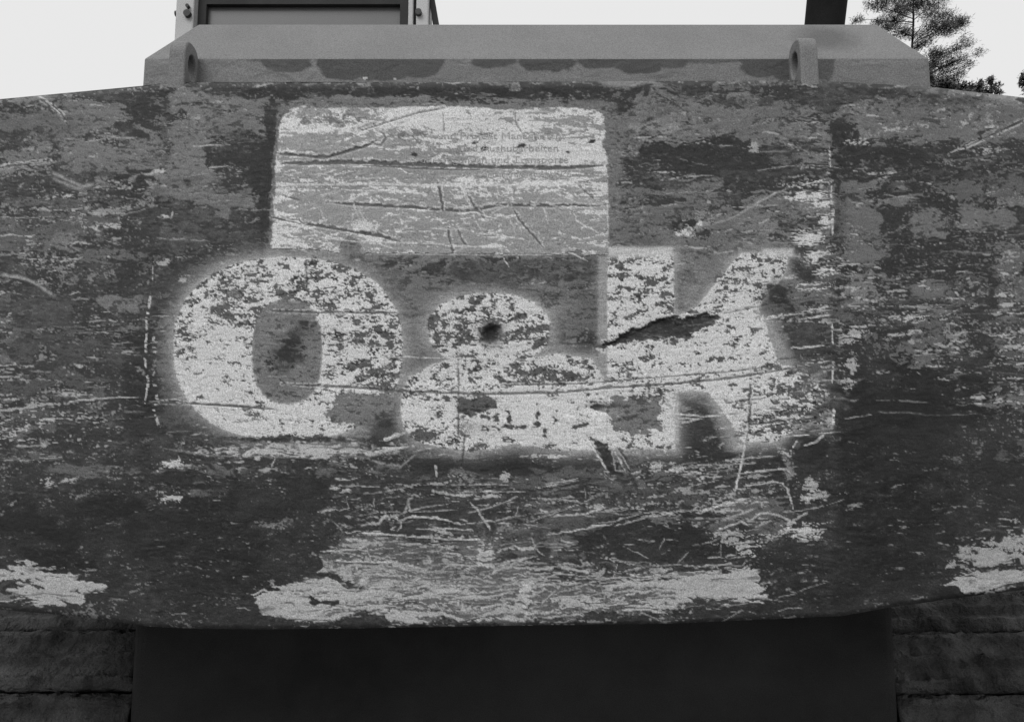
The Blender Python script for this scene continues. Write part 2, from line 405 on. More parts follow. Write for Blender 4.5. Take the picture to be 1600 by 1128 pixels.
put(m_of(sd_poly([(917, 628), (935, 630), (950, 633), (962, 640), (968, 644), (950, 645), (930, 640)]), 1.6, 1.5), g=1, w=0)
for c in [(781, 580, 11, 7), (770, 594, 14, 5)]:
    put(m_of(sd_ell(*c, 2, .7), 1.8, 2), w=.95, g=0)

# letter K
dK1 = sd_poly([(949, 397), (1053, 397), (1055, 702), (948, 702)])
dK2 = sd_poly([(1050, 500), (1090, 478), (1142, 412), (1158, 396), (1236, 396), (1226, 430), (1188, 474), (1200, 520), (1216, 566), (1290, 590), (1304, 622), (1300, 668), (1240, 672), (1216, 690), (1160, 692), (1128, 640), (1106, 612), (1060, 612), (1050, 640)])
dK = np.maximum(dK1, dK2-sst((UU-1215)/60)*(10+7*STR2+5*MOT2))
cK = table([397, 430, 480, 520, 560, 600, 640, 700], [945, 990, 1050, 1100, 1150, 1200, 1240, 1300], [
    [.6, .6, .6, .6, .65, .6, .5, .4],
    [.6, .55, .55, .5, .6, .7, .5, .4],
    [.75, .7, .7, .7, .8, .7, .5, .4],
    [.7, .72, .75, .8, .8, .7, .5, .4],
    [.6, .7, .75, .8, .85, .75, .45, .2],
    [.6, .6, .7, .85, .92, .75, .42, .2],
    [.8, .8, .8, .8, .9, .65, .4, .25],
    [.8, .8, .8, .8, .7, .4, .2, .1]])
letter(dK, cK, 20, .42)
put(m_of(sd_poly([(960, 618), (1030, 615), (1038, 632), (1028, 650), (1032, 668), (990, 682), (965, 672), (950, 650), (948, 632)]), 2, 4), a=.2, g=.08, w=0)
for c in [(1120, 431, 8, 10), (1180, 425, 14, 7), (1155, 440, 22, 6), (1040, 455, 8, 16), (970, 585, 5, 12), (982, 590, 4, 10), (1245, 610, 30, 6), (1270, 640, 34, 9), (1250, 655, 20, 7), (1215, 650, 10, 5), (1255, 575, 40, 7), (1285, 598, 18, 7)]:
    put(m_of(sd_ell(*c), 2, 4, CHIP)*cover(uni(CHIP+.4*CHIP2), .7, .15), g=.4, a=.16, w=0)
# overspray strips above stem and arm, and the oversprayed triangle
for (u0, v0, u1, v1, k) in [(950, 386, 1052, 402, .8), (1190, 388, 1240, 402, .75), (934, 400, 950, 600, .35), (1040, 612, 1062, 695, .55)]:
    m = box(u0, v0, u1, v1, 9)*k
    put(m, g=0); Wt = np.maximum(Wt, m*.95)
m = m_of(sd_poly([(1060, 398), (1150, 402), (1090, 470), (1064, 486), (1056, 440)]), 14)*.5
Wt = np.maximum(Wt, m*.5*sst((VV-390)/110)); put(m, g=0.05)
m = np.clip(1.2-np.abs((UU-1132)-(VV-650)*.42)/22, 0, 1)*box(1100, 612, 1170, 705, 14)
put(m*.8, g=0); Wt = np.maximum(Wt, m*.35)
m = np.clip(1.2-np.abs((UU-1205)-(VV-520)*.48)/20, 0, 1)*box(1170, 480, 1250, 572, 14)
put(m*.8, g=0); Wt = np.maximum(Wt, m*.32)
put(sst(1.3-np.hypot((UU-1215)/24, (VV-462)/30)+.2*MOT2)*.9, g=.93, w=0)
put(sst(1.2-np.hypot((UU-1206)/22, (VV-486)/18)+.1*MOT2)*.8, g=.45, w=0)
# scraped bright streaks right of the K
for c in [(1260, 306, 34, 9), (1285, 320, 24, 7), (1256, 290, 20, 3), (1285, 283, 16, 3), (1290, 345, 10, 12), (1262, 372, 24, 14), (1280, 402, 24, 10), (1290, 425, 16, 8), (1268, 448, 24, 5)]:
    d = sd_ell(*c)
    put(m_of(d, 2, 5, STR2)*cover(uSTR2, .75, .2), w=.9, g=0)
for (a, b, c, d_) in [(1190, 500, 1300, 478), (1195, 496, 1300, 484), (1230, 502, 1300, 492), (1060, 560, 1290, 540)]:
    line([(a, b), (c, d_)], 3, 'w', .7, brk=.3)
for k in range(26):
    rr = random.Random(k)
    u0 = rr.uniform(1100, 1220); v0 = rr.uniform(560, 690); L = rr.uniform(40, 110)
    line([(u0, v0), (u0+L, v0-L*rr.uniform(.08, .16))], rr.uniform(1.2, 3.2), rr.choice('dwd'), .8, brk=.35)

# ---- bright scraped bare metal along the lower edge
def scrape(d, cv, w=.66, rag=5):
    m = m_of(d, 3, rag, 0.8*STR+0.4*MOT2)
    s = cover(uni((.45*STR+.45*STR2+.9*STR3+.3*FINE)/1.15), cv*.90, .25)
    put(m*np.minimum(s+.12+.5*np.clip(cv-.6, 0, 1), 1), w=w, g=0)
    put(m*(1-s)*.7, g=.45, a=.15)
scrape(sd_poly([(395, 930), (420, 915), (440, 918), (500, 895), (520, 880), (620, 890), (700, 905), (830, 912), (990, 900), (1040, 896), (1130, 888), (1180, 893), (1196, 915), (1190, 935), (1120, 945), (1090, 935), (1040, 955), (900, 968), (820, 974), (600, 972), (560, 955), (500, 972), (440, 968), (410, 965), (402, 945)]),
       table([880, 920, 975], [390, 430, 560, 650, 720, 850, 950, 1050, 1100, 1200], [[.7, .8, .6, .3, .15, .12, .22, .65, .9, .95], [1, .95, .82, .5, .28, .22, .34, .75, 1, 1], [1, .95, .75, .5, .35, .35, .42, .8, .9, .9]]))
scrape(sd_poly([(505, 872), (530, 850), (545, 835), (600, 840), (680, 852), (740, 872), (800, 890), (860, 900), (820, 918), (640, 915), (520, 912)]), .40-.28*sst((UU-560)/160), .5, 6)
scrape(sd_poly([(-70, 884), (10, 886), (30, 886), (60, 896), (110, 898), (130, 908), (165, 916), (140, 924), (120, 925), (138, 942), (110, 948), (70, 946), (40, 935), (-70, 938)]), 1.0+0*UU, .66, 6)
put(m_of(sd_ell(20, 914, 30, 6), 2, 7, MOT2), g=.8, w=0)
put(m_of(sd_ell(10, 932, 40, 9), 3, 7, MOT2)*.7, g=.8, w=0)
scrape(sd_poly([(1462, 914), (1500, 902), (1540, 892), (1600, 893), (1665, 888), (1665, 905), (1600, 912), (1540, 926), (1510, 928), (1495, 920)]), 1.0+0*UU, .62, 4)
dz = sd_poly([(1485, 880), (1510, 855), (1560, 845), (1600, 828), (1665, 820), (1665, 884), (1600, 886), (1520, 890)])
put(m_of(dz, 3, 8, MOT2)*cover(uCHIP, .58, .15), w=.5, g=.1)
put(m_of(sd_poly([(1490, 868), (1525, 858), (1560, 862), (1590, 880), (1560, 886), (1530, 888)]), 3, 4, MOT2)*cover(uSTR2, .75, .3), w=.55, g=0)
# dark tongues inside the scrape
for pts in [[(485, 896), (520, 894), (535, 905), (575, 917), (570, 922), (545, 918), (515, 903)], [(485, 930), (495, 938), (530, 938), (532, 945), (488, 944)],
            [(400, 915), (435, 917), (440, 922), (405, 922)], [(558, 955), (580, 958), (600, 960), (612, 978), (540, 978)],
            [(1030, 900), (1060, 885), (1130, 886), (1140, 893), (1060, 892)], [(985, 967), (1010, 956), (1040, 962), (1080, 948), (1100, 936), (1115, 936), (1090, 950), (1050, 962), (1010, 970)],
            [(895, 968), (920, 958), (960, 955), (990, 962), (930, 968)]]:
    put(m_of(sd_poly(pts), 2, 1.5), g=.9, w=0)
for (cu, cv, ru, rv, k) in [(764, 862, 9, 10, .8), (768, 881, 26, 3.5, .9), (748, 877, 9, 6, .7), (822, 930, 9, 18, .95), (815, 945, 12, 6, .6), (700, 857, 14, 3, .7), (1165, 858, 12, 8, .8), (1135, 840, 16, 9, .6), (1255, 828, 26, 9, .85), (1240, 832, 30, 5, .7), (1265, 757, 14, 7, .6), (1275, 775, 18, 6, .7), (1262, 843, 14, 3, .7),
                            (268, 724, 14, 5, .95), (290, 727, 12, 3, .6), (268, 777, 12, 5, .8), (255, 773, 6, 4, .5), (770, 702, 6, 2.5, .9), (840, 714, 5, 3, .8), (866, 715, 5, 2, .8), (883, 712, 5, 2, .8), (790, 748, 5, 5, .7),
                            (1030, 728, 12, 4, .8), (1060, 732, 9, 2.5, .8), (762, 776, 10, 2, .7), (863, 760, 9, 2.5, .7), (940, 792, 18, 3, .75), (258, 338, 6, 3, .9), (285, 436, 6, 4, .5), (1178, 230, 9, 7, .5), (1340, 221, 12, 4, .7),
                            (1397, 203, 26, 2, .6), (1545, 235, 12, 3, .6), (1548, 195, 5, 4, .7), (1517, 184, 4, 4, .5), (1425, 495, 12, 5, .7), (1410, 522, 24, 3, .7), (1335, 520, 14, 5, .5), (1322, 530, 22, 5, .6), (1328, 570, 10, 10, .6), (1324, 597, 6, 6, .7), (1298, 650, 5, 14, .7),
                            (1078, 365, 10, 8, .6), (1068, 352, 8, 6, .5), (1090, 348, 20, 14, .3), (66, 441, 5, 3, .6), (255, 411, 12, 3, .6), (160, 355, 18, 3, .7), (110, 304, 14, 1.6, .8), (165, 330, 30, 5, .4), (100, 750, 20, 3, .7), (1160, 770, 30, 3, .5)]:
    put(m_of(sd_ell(cu, cv, ru, rv, 2, -.12), 2, .35*min(ru, rv)+1.5, CHIP)*k*cover(uni((STR3+.6*STR2+.4*FINE)/1.23), .80, .25), w=.85, g=0)

# ---- corner seams: dark grime beside, chipped pale weld line
def seam(pts, k=.5):
    line(pts, 20, 'd', .0)
    global H
    best = np.full(UU.shape, 1e9)
    for (a, b), (c, d_) in zip(pts[:-1], pts[1:]):
        ex, ey = c-a, d_-b
        t = np.clip(((UU-a)*ex+(VV-b)*ey)/(ex*ex+ey*ey), 0, 1)
        best = np.minimum(best, np.hypot(UU-a-ex*t+3.0*WB2+1.0*MOT2, VV-b-ey*t))
    H = H+2.0*np.exp(-(best/8)**2)*(.7+.3*uSTR2)
    return best
sl_ = [(265, 125), (252, 250), (243, 350), (236, 460), (228, 560), (222, 640), (225, 720), (232, 850), (236, 985)]
sr_ = [(1278, 125), (1290, 250), (1300, 330), (1303, 400), (1304, 500), (1304, 640), (1302, 760), (1300, 985)]
dl = seam(sl_); dr = seam(sr_)
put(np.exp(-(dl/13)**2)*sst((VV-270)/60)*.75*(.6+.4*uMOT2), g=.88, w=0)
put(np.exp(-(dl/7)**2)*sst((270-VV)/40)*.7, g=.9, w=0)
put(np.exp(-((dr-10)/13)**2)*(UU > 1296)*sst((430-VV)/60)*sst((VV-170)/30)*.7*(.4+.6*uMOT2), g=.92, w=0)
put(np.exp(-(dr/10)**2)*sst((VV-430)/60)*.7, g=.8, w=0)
line([(236, 455), (234, 480), (228, 500), (230, 520), (226, 560), (232, 600), (226, 630)], 3.4, 'w', .8, brk=.35)
line([(240, 400), (238, 440)], 2, 'w', .5, brk=.3)
line([(240, 520), (242, 560), (238, 590), (248, 620), (240, 640), (250, 670), (262, 680)], 5, 'w', .5, brk=.72)
line([(262, 98), (266, 128), (258, 160)], 2, 'd', .8)
for seg in [((1296, 232), (1297, 262), 2.2), ((1299, 285), (1299, 318), 2.4), ((1301, 318), (1301, 368), 4), ((1300, 500), (1301, 540), 2), ((1302, 560), (1300, 600), 2.5), ((1303, 640), (1301, 668), 4)]:
    line(seg[:2], seg[2], 'w', .85, brk=.15)
line([(1312, 375), (1318, 395), (1312, 402)], 6, 'd', .9)
line([(1308, 402), (1318, 406), (1318, 415), (1308, 416)], 2, 'w', .7)

# ---- scratches and gouges read off the machine
L = line
L([(62, 154), (80, 166), (98, 180), (100, 188)], 3.2, 'g', .9); L([(70, 157), (97, 180)], 1.6, 'w', .7)
L([(0, 262), (40, 256), (85, 252)], 3, 'g', .8); L([(0, 258), (80, 253)], 1.4, 'w', .5)
L([(80, 268), (110, 284), (130, 292), (150, 286)], 4, 's', .9); L([(82, 278), (120, 296), (140, 288)], 4, 's', .8)
L([(0, 430), (30, 432), (55, 442), (85, 463)], 4, 's', 1.0); L([(5, 431), (50, 438)], 2, 'w', .5, brk=.3)
L([(95, 503), (220, 500)], 1.6, 'w', .4, brk=.3); L([(100, 628), (160, 622), (220, 620)], 1.6, 'w', .7)
L([(300, 229), (360, 226)], 2, 'w', .5); L([(325, 263), (358, 259)], 2.4, 'w', .5); L([(245, 338), (252, 341), (268, 340), (270, 330)], 2, 'w', .5)
L([(180, 340), (230, 326)], 2, 'w', .3, brk=.4)
L([(1600, 188), (1560, 205), (1500, 232)], 5, 'g', .9); L([(1600, 184), (1550, 208), (1480, 242)], 2, 'w', .5, brk=.3)
L([(1235, 293), (1200, 308), (1150, 338), (1110, 352)], 2.2, 's', .9); L([(1215, 300), (1180, 318)], 1.6, 'w', .6)
L([(1125, 492), (1180, 480), (1300, 462)], 2, 'd', .6)
# long groove across ampersand and K
L([(440, 600), (560, 606), (640, 612), (760, 616), (880, 613), (950, 606), (1050, 600), (1150, 590), (1260, 572)], 3.6, 'g', .8)
L([(780, 602), (900, 600), (1000, 592), (1150, 580), (1200, 574)], 2.0, 'g', .8)
L([(505, 553), (560, 556), (700, 560), (830, 562), (950, 558)], 1.8, 'w', .8)
L([(250, 628), (330, 632), (400, 637), (430, 640)], 3.5, 'g', .9); L([(420, 486), (520, 489), (620, 489)], 3, 'g', .9)
L([(520, 489), (610, 495)], 1.6, 'w', .7); L([(478, 408), (480, 448)], 3, 'g', .8); L([(326, 440), (328, 500)], 1.8, 'w', .7)
L([(716, 560), (717, 632), (716, 690)], 2.6, 'd', .75); L([(726, 680), (722, 730)], 3, 'd', .8); L([(750, 690), (750, 720)], 2.5, 'd', .6)
# crack with torn edge
crack = [(932, 540), (960, 528), (984, 515), (1010, 506), (1040, 495), (1058, 494), (1060, 498), (1090, 490), (1105, 487), (1112, 492), (1126, 494), (1118, 506), (1098, 514), (1086, 518), (1076, 531), (1055, 530), (1020, 532), (1005, 535), (985, 534), (960, 540), (945, 545)]
dC = sd_poly(crack)+1.3*CHIP+.8*W1
mC = m_of(dC, 2.5, .8)
put(m_of(dC+3.0, 2.5, 1.5)*(1-mC)*.8, w=.9, g=0)
put(mC, w=0, g=1.0)
put(mC*cover(uMOT2, .5, .5)*.5, g=.45)
L([(984, 516), (1000, 518), (1030, 504)], 3, 'd', .8); L([(900, 533), (932, 540), (950, 543)], 7, 'd', .9); L([(955, 490), (1004, 512)], 1.3, 'd', .3)
# lower part
L([(950, 690), (920, 672), (965, 735), (975, 760)], .1, 'd', 0)
put(m_of(sd_poly([(926, 690), (948, 690), (962, 718), (975, 742), (966, 740), (955, 742), (940, 718)]), 2, 1.5), g=.95, w=0)
L([(912, 678), (930, 705), (948, 734)], 3.4, 'w', .85); L([(915, 676), (940, 718)], 1.4, 'd', .6)
L([(950, 692), (965, 712), (978, 738)], 2.6, 'w', .7); L([(955, 700), (962, 735), (976, 736)], 2.5, 'w', .45); L([(968, 700), (985, 740), (998, 770)], 6, 'd', .8); L([(960, 694), (985, 735)], 1.6, 'w', .6)
L([(1160, 612), (1170, 608)], 5, 'd', .9); L([(1172, 600), (1172, 640), (1166, 690)], 4.5, 'd', .85); L([(1178, 604), (1170, 640)], 1.6, 'w', .7); L([(1168, 660), (1160, 720), (1148, 770)], 3.4, 'w', .95); L([(1160, 625), (1158, 640)], 6, 'd', .7)
L([(1050, 646), (1090, 650), (1124, 650)], 2.4, 'w', .9); L([(1055, 653), (1090, 655)], 2, 'w', .8); L([(1065, 662), (1100, 652)], 2.2, 'w', .8)
L([(1040, 708), (1038, 698), (1050, 690)], 3, 'w', .8); L([(1238, 700), (1246, 688)], 3, 'w', .8); L([(1256, 696), (1276, 690), (1288, 678)], 3.5, 'w', .6)
L([(640, 758), (720, 757), (800, 757)], 2, 'w', .45, brk=.3); L([(645, 762), (720, 763), (800, 762)], 5, 'd', .9); L([(820, 768), (850, 766), (900, 755), (950, 748)], 5, 'd', .9); L([(850, 756), (900, 750)], 1.4, 'w', .5)
L([(500, 760), (560, 759), (620, 765)], 3, 'w', .5, brk=.4); L([(700, 770), (750, 768), (820, 768)], 1.4, 'w', .7)
L([(575, 712), (600, 704), (638, 698)], 5, 'w', .65); L([(600, 688), (640, 672)], 6, 'w', .65); L([(575, 716), (600, 724), (625, 728)], 3, 's', .9); put(m_of(sd_ell(606, 718, 24, 7), 3, 2), g=.95, w=0)
L([(622, 733), (650, 708)], 2, 's', .8)
L([(430, 715), (424, 730)], 2, 'w', .6); L([(250, 700), (330, 712), (400, 712), (500, 716)], 2, 's', .6); L([(680, 727), (682, 745)], 3, 'w', .6)
# nest of bright scratches in the lower middle
for pts, w, k in [([(590, 820), (600, 806), (620, 808), (630, 818), (620, 830)], 3, .6), ([(625, 815), (640, 806), (670, 808), (700, 812), (722, 820)], 3.4, .75), ([(640, 800), (638, 780), (632, 805)], 3, .45),
                  ([(560, 832), (620, 836), (700, 842), (760, 843)], 3, .8), ([(650, 826), (700, 826), (740, 828)], 2.6, .65), ([(735, 786), (745, 795), (760, 820), (768, 828)], 3, .65), ([(500, 862), (560, 858), (580, 850)], 2.4, .6),
                  ([(520, 876), (600, 878), (640, 882), (668, 892)], 3, .7), ([(640, 905), (680, 914), (780, 916)], 2.6, .65), ([(690, 880), (740, 884), (780, 880), (840, 868)], 2.4, .6), ([(750, 905), (790, 885), (830, 870)], 2.4, .6),
                  ([(610, 940), (660, 930), (700, 924), (740, 922)], 3, .65), ([(720, 928), (780, 924), (800, 912), (830, 905)], 2.4, .6), ([(840, 905), (870, 896), (900, 898)], 2.4, .7), ([(845, 945), (860, 928), (870, 922)], 2, .7), ([(840, 916), (900, 906)], 2, .6),
                  ([(780, 960), (788, 940), (784, 930)], 4, .4), ([(680, 940), (700, 965)], 2, .6), ([(556, 880), (560, 894)], 2.4, .7), ([(830, 838), (838, 858), (850, 868)], 2.2, .55), ([(850, 836), (900, 828), (960, 818)], 2.4, .7), ([(860, 806), (910, 804), (950, 792)], 2.4, .7),
                  ([(960, 822), (1010, 808), (1060, 800)], 2, .5), ([(1088, 802), (1130, 788), (1170, 778)], 4, .85), ([(1120, 828), (1160, 815), (1170, 822)], 3, .7), ([(1170, 815), (1190, 800), (1220, 806), (1240, 818)], 3, .65), ([(1130, 812), (1180, 795)], 2.5, .5), ([(1180, 825), (1206, 812)], 3, .5),
                  ([(1130, 720), (1215, 712)], 2, .6), ([(1075, 727), (1120, 726), (1180, 724)], 2, .5), ([(1150, 740), (1230, 732), (1240, 745)], 2.4, .7), ([(1160, 760), (1210, 752), (1228, 755), (1234, 775), (1240, 795)], 2.6, .7), ([(1228, 820), (1262, 800)], 3, .6), ([(1140, 850), (1180, 845)], 3, .6),
                  ([(880, 925), (940, 905), (1000, 900)], 2.2, .5), ([(860, 935), (960, 925), (1060, 920)], 2.6, .5), ([(900, 950), (1000, 935), (1100, 928)], 2, .4), ([(1020, 930), (1080, 905), (1100, 900)], 2, .6), ([(970, 905), (1050, 918)], 2, .5)]:
    L(pts, w, 'w', k, jit=1.4)
rr = random.Random(5)
for k in range(150):                                                     # fine random scratches
    u0 = rr.uniform(500, 1240); v0 = rr.uniform(700, 965)
    if rr.random() < .4: u0 = rr.uniform(520, 900); v0 = rr.uniform(880, 965)
    ln = rr.uniform(15, 110); sl = rr.gauss(-.05, .12)+(-.08 if u0 > 950 else 0); cu = rr.uniform(-10, 10)
    L([(u0, v0), (u0+ln*.5, v0+ln*.5*sl+cu*.5), (u0+ln, v0+ln*sl)], rr.uniform(1, 2.2), 'w', rr.uniform(.25, .6), jit=1.2, brk=.2)
for k in range(60):
    u0 = rr.uniform(500, 1200); v0 = rr.uniform(760, 965); a = rr.uniform(0, 6.28); ln = rr.uniform(8, 50)
    L([(u0, v0), (u0+ln*math.cos(a), v0+ln*.7*math.sin(a))], rr.uniform(1, 1.8), 'w', rr.uniform(.3, .6), jit=1.2)
for k in range(110):                                                     # side panels and upper area
    u0 = rr.choice([rr.uniform(-40, 230), rr.uniform(1310, 1600), rr.uniform(240, 420), rr.uniform(960, 1290)]); v0 = rr.uniform(200, 700)
    ln = rr.uniform(12, 90); sl = rr.gauss(0, .08)
    L([(u0, v0), (u0+ln, v0+ln*sl)], rr.uniform(.9, 1.8), rr.choice('wwsd'), rr.uniform(.2, .5), jit=1.2, brk=.25)
for c in [(1083, 346, 9, 5), (1064, 354, 7, 5), (1098, 366, 14, 6), (1076, 372, 6, 4)]:
    put(m_of(sd_ell(*c), 2, 5, CHIP), g=1, w=0)
for c in [(1070, 362, 4, 3), (1094, 350, 3, 5), (1076, 366, 5, 4), (1060, 366, 3, 2)]:
    put(m_of(sd_ell(*c), 1.6, 2, CHIP), w=.8, g=0)
# grey ring round the bolt hole, its dark inside painted too
put(sst(1.25-np.hypot((UU-770)/27, (VV-521)/24)+.12*MOT2)*.85, g=.25, a=.2, w=.15)
put(sst(1.4-np.hypot((UU-767)/19, (VV-522)/18)), g=1, w=0)

# break the big patches up: specks of dirt on the clean paint, rubbed grains of paint in the dirt
onw = np.clip(1-1.6*Wt, 0, 1)
MID = warp(fbm(22, 9, 41, 4, .75), 6*WB1, 4*WB2)
GR2 = fbm(6, 3, 42, 2, .8)
edgy = np.clip(1-np.abs(G-.5)*1.3, .35, 1)
calm = np.clip(1-1.5*DEEP, .12, 1)
G = np.clip(G+onw*(.14*MID*edgy+.05*GR2)*calm, 0, 1)
sp = cover(uni((GR2+.9*MID+.5*STR2)/1.43), .13+.10*cover(uMOT, .5, .6), .08)*onw*(G < .5)
G = np.clip(G+.7*sp, 0, 1)
rb = cover(uni((GR2+.6*STR3-.8*MID)/1.4), .08*sst((700-VV)/200)+.02, .08)*onw*(G > .5)
G = G*(1-.5*rb*calm)
gl = cover(uni((fbm(4, 2.6, 43, 2, .8)+.9*MOT2)/1.34), table([130, 260, 420, 520, 700, 820, 900, 985], [-60, 60, 150, 240, 330, 420, 1240, 1320, 1500, 1660], [
    [.02, .02, .03, .02, .02, .02, .02, .03, .03, .03], [.03, .04, .06, .03, .02, .02, .02, .03, .05, .05], [.05, .07, .08, .04, .02, .0, .02, .04, .05, .05], [.05, .07, .06, .04, .02, .0, .03, .05, .08, .08],
    [.03, .03, .03, .02, .03, .02, .04, .02, .02, .05], [.03, .02, .04, .05, .03, .02, .02, .01, .01, .02], [.02, .02, .04, .05, .02, .01, .01, .01, .01, .02], [.01, .01, .02, .03, .01, .0, .01, .01, .01, .01]]), .05)*onw
Wt = np.maximum(Wt, gl*.28*calm)
A = A*(1+onw*(.05*MID+.05*GR2))
G = np.where(G > .6, G+(G-.6)/.4*(DEEP*(.8+.6*uMOT)+.10), G)
# ---- sticker: keep its own fields
PLATE = sd_poly([(437, 196), (442, 182), (455, 172), (470, 168), (520, 170), (600, 169), (690, 166), (760, 169), (805, 174), (830, 168), (900, 169), (932, 172), (944, 183), (946, 215), (940, 224), (947, 240), (949, 262), (950, 330), (949, 398), (914, 399), (905, 391), (880, 397), (760, 397), (650, 396), (566, 396), (560, 378), (545, 370), (534, 380), (530, 393), (470, 390), (424, 389), (426, 340), (430, 300), (431, 250)])
PL = PLATE+0.9*W1
mP = m_of(PL, 1.6)
pa = np.full(UU.shape, .30)*(1+.04*SOFT)
pc = table([168, 185, 200, 212, 230, 247, 262, 275, 290, 310, 330, 350, 370, 385, 398], [424, 450, 480, 520, 580, 640, 700, 760, 820, 860, 900, 950], [
    [.95, .95, .9, .95, .95, .95, .9, .9, .8, .5, .5, .6],
    [.9, .9, .8, .6, .7, .95, .95, .7, .5, .3, .3, .5],
    [.9, .9, .95, .8, .6, .8, .9, .85, .6, .35, .3, .5],
    [.5, .2, .1, .1, .3, .5, .75, .9, .85, .6, .5, .8],
    [.1, .05, .03, .05, .2, .2, .45, .75, .95, .95, .95, .95],
    [.5, .3, .2, .3, .2, .25, .35, .6, .85, .95, .97, .95],
    [.5, .3, .15, .1, .15, .2, .3, .35, .45, .4, .35, .4],
    [.5, .5, .1, .1, .1, .12, .2, .35, .4, .4, .35, .2],
    [.7, .6, .3, .4, .45, .5, .5, .6, .6, .6, .55, .5],
    [.6, .6, .15, .1, .2, .25, .2, .2, .25, .25, .2, .2],
    [.4, .5, .1, .05, .08, .1, .1, .06, .06, .06, .06, .15],
    [.9, .75, .1, .05, .15, .2, .1, .1, .08, .06, .08, .15],
    [.95, .8, .1, .1, .35, .2, .1, .12, .1, .08, .1, .3],
    [.9, .8, .5, .3, .4, .25, .12, .12, .12, .12, .15, .3],
    [.8, .8, .6, .3, .3, .3, .2, .12, .12, .12, .15, .3]])
pc = np.clip(np.where(VV > 262, pc*.92, pc*1.05), 0, 1)
pw = cover(uni((.9*STR2+.5*CHIP2+.3*FINE+.25*MOT2)/1.1), pc, .07)
put(mP, a=pa, g=0, w=0)
put(mP*pw, w=.93)
put(mP*m_of(sd_poly([(468, 255), (502, 258), (486, 320), (474, 358), (470, 395), (424, 395), (426, 260)]), 3, 4, STR2)*.0, w=.8)
# creases, dirt and tears of the sticker
put(mP*m_of(sd_ell(530, 285, 42, 18), 6, 4)*.35, g=.5)
for c in [(490, 180, 40, 8), (560, 178, 30, 9), (520, 190, 30, 6), (625, 206, 16, 5), (655, 208, 12, 4), (740, 208, 16, 4), (845, 217, 12, 4), (760, 209, 8, 3)]:
    put(mP*m_of(sd_ell(*c), 2, 5, CHIP)*.75, g=.55, w=0)
for c in [(647, 241, 4.5, 2.8), (924, 221, 5.5, 3.5), (474, 291, 5, 3), (812, 240, 5, 2.6), (888, 238, 3, 2), (566, 363, 9, 4), (816, 228, 4, 2), (736, 225, 6, 1.6), (918, 288, 4, 1.6), (756, 233, 5, 3)]:
    put(mP*m_of(sd_ell(*c), 1.6, 1.2), g=1, w=0)
put(mP*m_of(sd_ell(565, 355, 20, 10), 2, 5, CHIP)*.8, w=.95, g=0)
for pts, w, kd, k in [
    ([(431, 240), (470, 243), (503, 247), (540, 238), (580, 226), (590, 220)], 4, 'g', 1), ([(500, 250), (530, 242), (582, 225)], 2.2, 'd', .8),
    ([(583, 224), (594, 228), (603, 218), (600, 208), (590, 206)], 2.6, 'g', .8), ([(560, 206), (600, 193), (650, 178), (700, 168)], 2.6, 'd', .75), ([(560, 200), (590, 192)], 4, 'd', .5),
    ([(440, 256), (560, 254), (640, 257), (760, 261), (860, 263), (952, 259)], 6.0, 'g', 1), ([(560, 258), (660, 264), (760, 266)], 2.4, 'd', .8),
    ([(510, 316), (560, 320), (640, 324), (720, 330), (748, 328), (780, 320), (860, 322), (950, 322)], 4.4, 'g', 1), ([(860, 322), (920, 325), (948, 332)], 2, 'w', .8),
    ([(424, 340), (470, 348), (540, 360), (600, 370), (625, 378)], 4.6, 'g', 1), ([(478, 355), (530, 376)], 2.5, 'w', .8), ([(600, 370), (622, 380)], 3, 'g', .8),
    ([(684, 284), (688, 300), (692, 330)], 4, 'g', 1), ([(692, 175), (694, 205), (693, 210)], 1.8, 'd', .7), ([(805, 175), (806, 195), (814, 204), (816, 214)], 2, 'd', .7),
    ([(728, 300), (740, 322), (760, 344)], 3.2, 'g', .8), ([(700, 355), (704, 378), (708, 398)], 3.2, 'g', .9), ([(715, 358), (724, 380), (732, 384)], 3.2, 'g', .9), ([(670, 358), (730, 358)], 1.8, 'w', .6),
    ([(802, 326), (815, 348), (840, 376), (848, 386)], 3, 'g', .9), ([(898, 285), (915, 300), (930, 312)], 2.6, 'g', .8), ([(860, 298), (900, 316), (925, 322)], 1.8, 'w', .6),
    ([(424, 290), (560, 288), (700, 290), (948, 288)], 3.4, 'w', .75), ([(500, 297), (640, 300)], 1.6, 'w', .5), ([(424, 300), (470, 314)], 2, 'd', .7), ([(428, 306), (430, 338), (475, 350)], 2, 'w', .8),
    ([(900, 345), (948, 370)], 3, 'w', .8), ([(742, 367), (780, 366)], 1.8, 'w', .7), ([(490, 370), (560, 378), (680, 381), (760, 386)], 2.6, 'w', .6), ([(855, 330), (846, 350)], 1.2, 'w', .4),
    ([(424, 389), (500, 391), (530, 394)], 1.6, 'd', .6), ([(566, 397), (760, 398), (900, 398)], 1.8, 'w', .6), ([(949, 262), (950, 395)], 2, 'w', .7), ([(777, 295), (778, 312)], 1.6, 'w', .8), ([(800, 295), (801, 306)], 1.6, 'w', .8),
    ([(830, 330), (848, 300), (880, 298)], 1.6, 'w', .4), ([(550, 345), (552, 332)], 2, 'w', .6), ([(726, 295), (735, 318)], 2, 'w', .6), ([(437, 185), (470, 170), (700, 168), (940, 180)], 2, 'w', .4)]:
    L(pts, w, kd, k, jit=1.0)
for k in range(90):
    u0 = rr.uniform(430, 930); v0 = rr.uniform(262, 392)
    ln = rr.uniform(6, 40); sl = rr.gauss(0, .25)
    if rr.random() < .3: ln *= .4; sl = rr.uniform(1, 3)
    u1 = min(u0+ln, 945)
    L([(u0, v0), (u1, v0+(u1-u0)*sl)], rr.uniform(1, 2.6), 'w', rr.uniform(.4, .85), jit=1.5, brk=.1)
# tears through the border beneath
put(m_of(PL+5, 3)*(1-mP)*.5, g=.05)

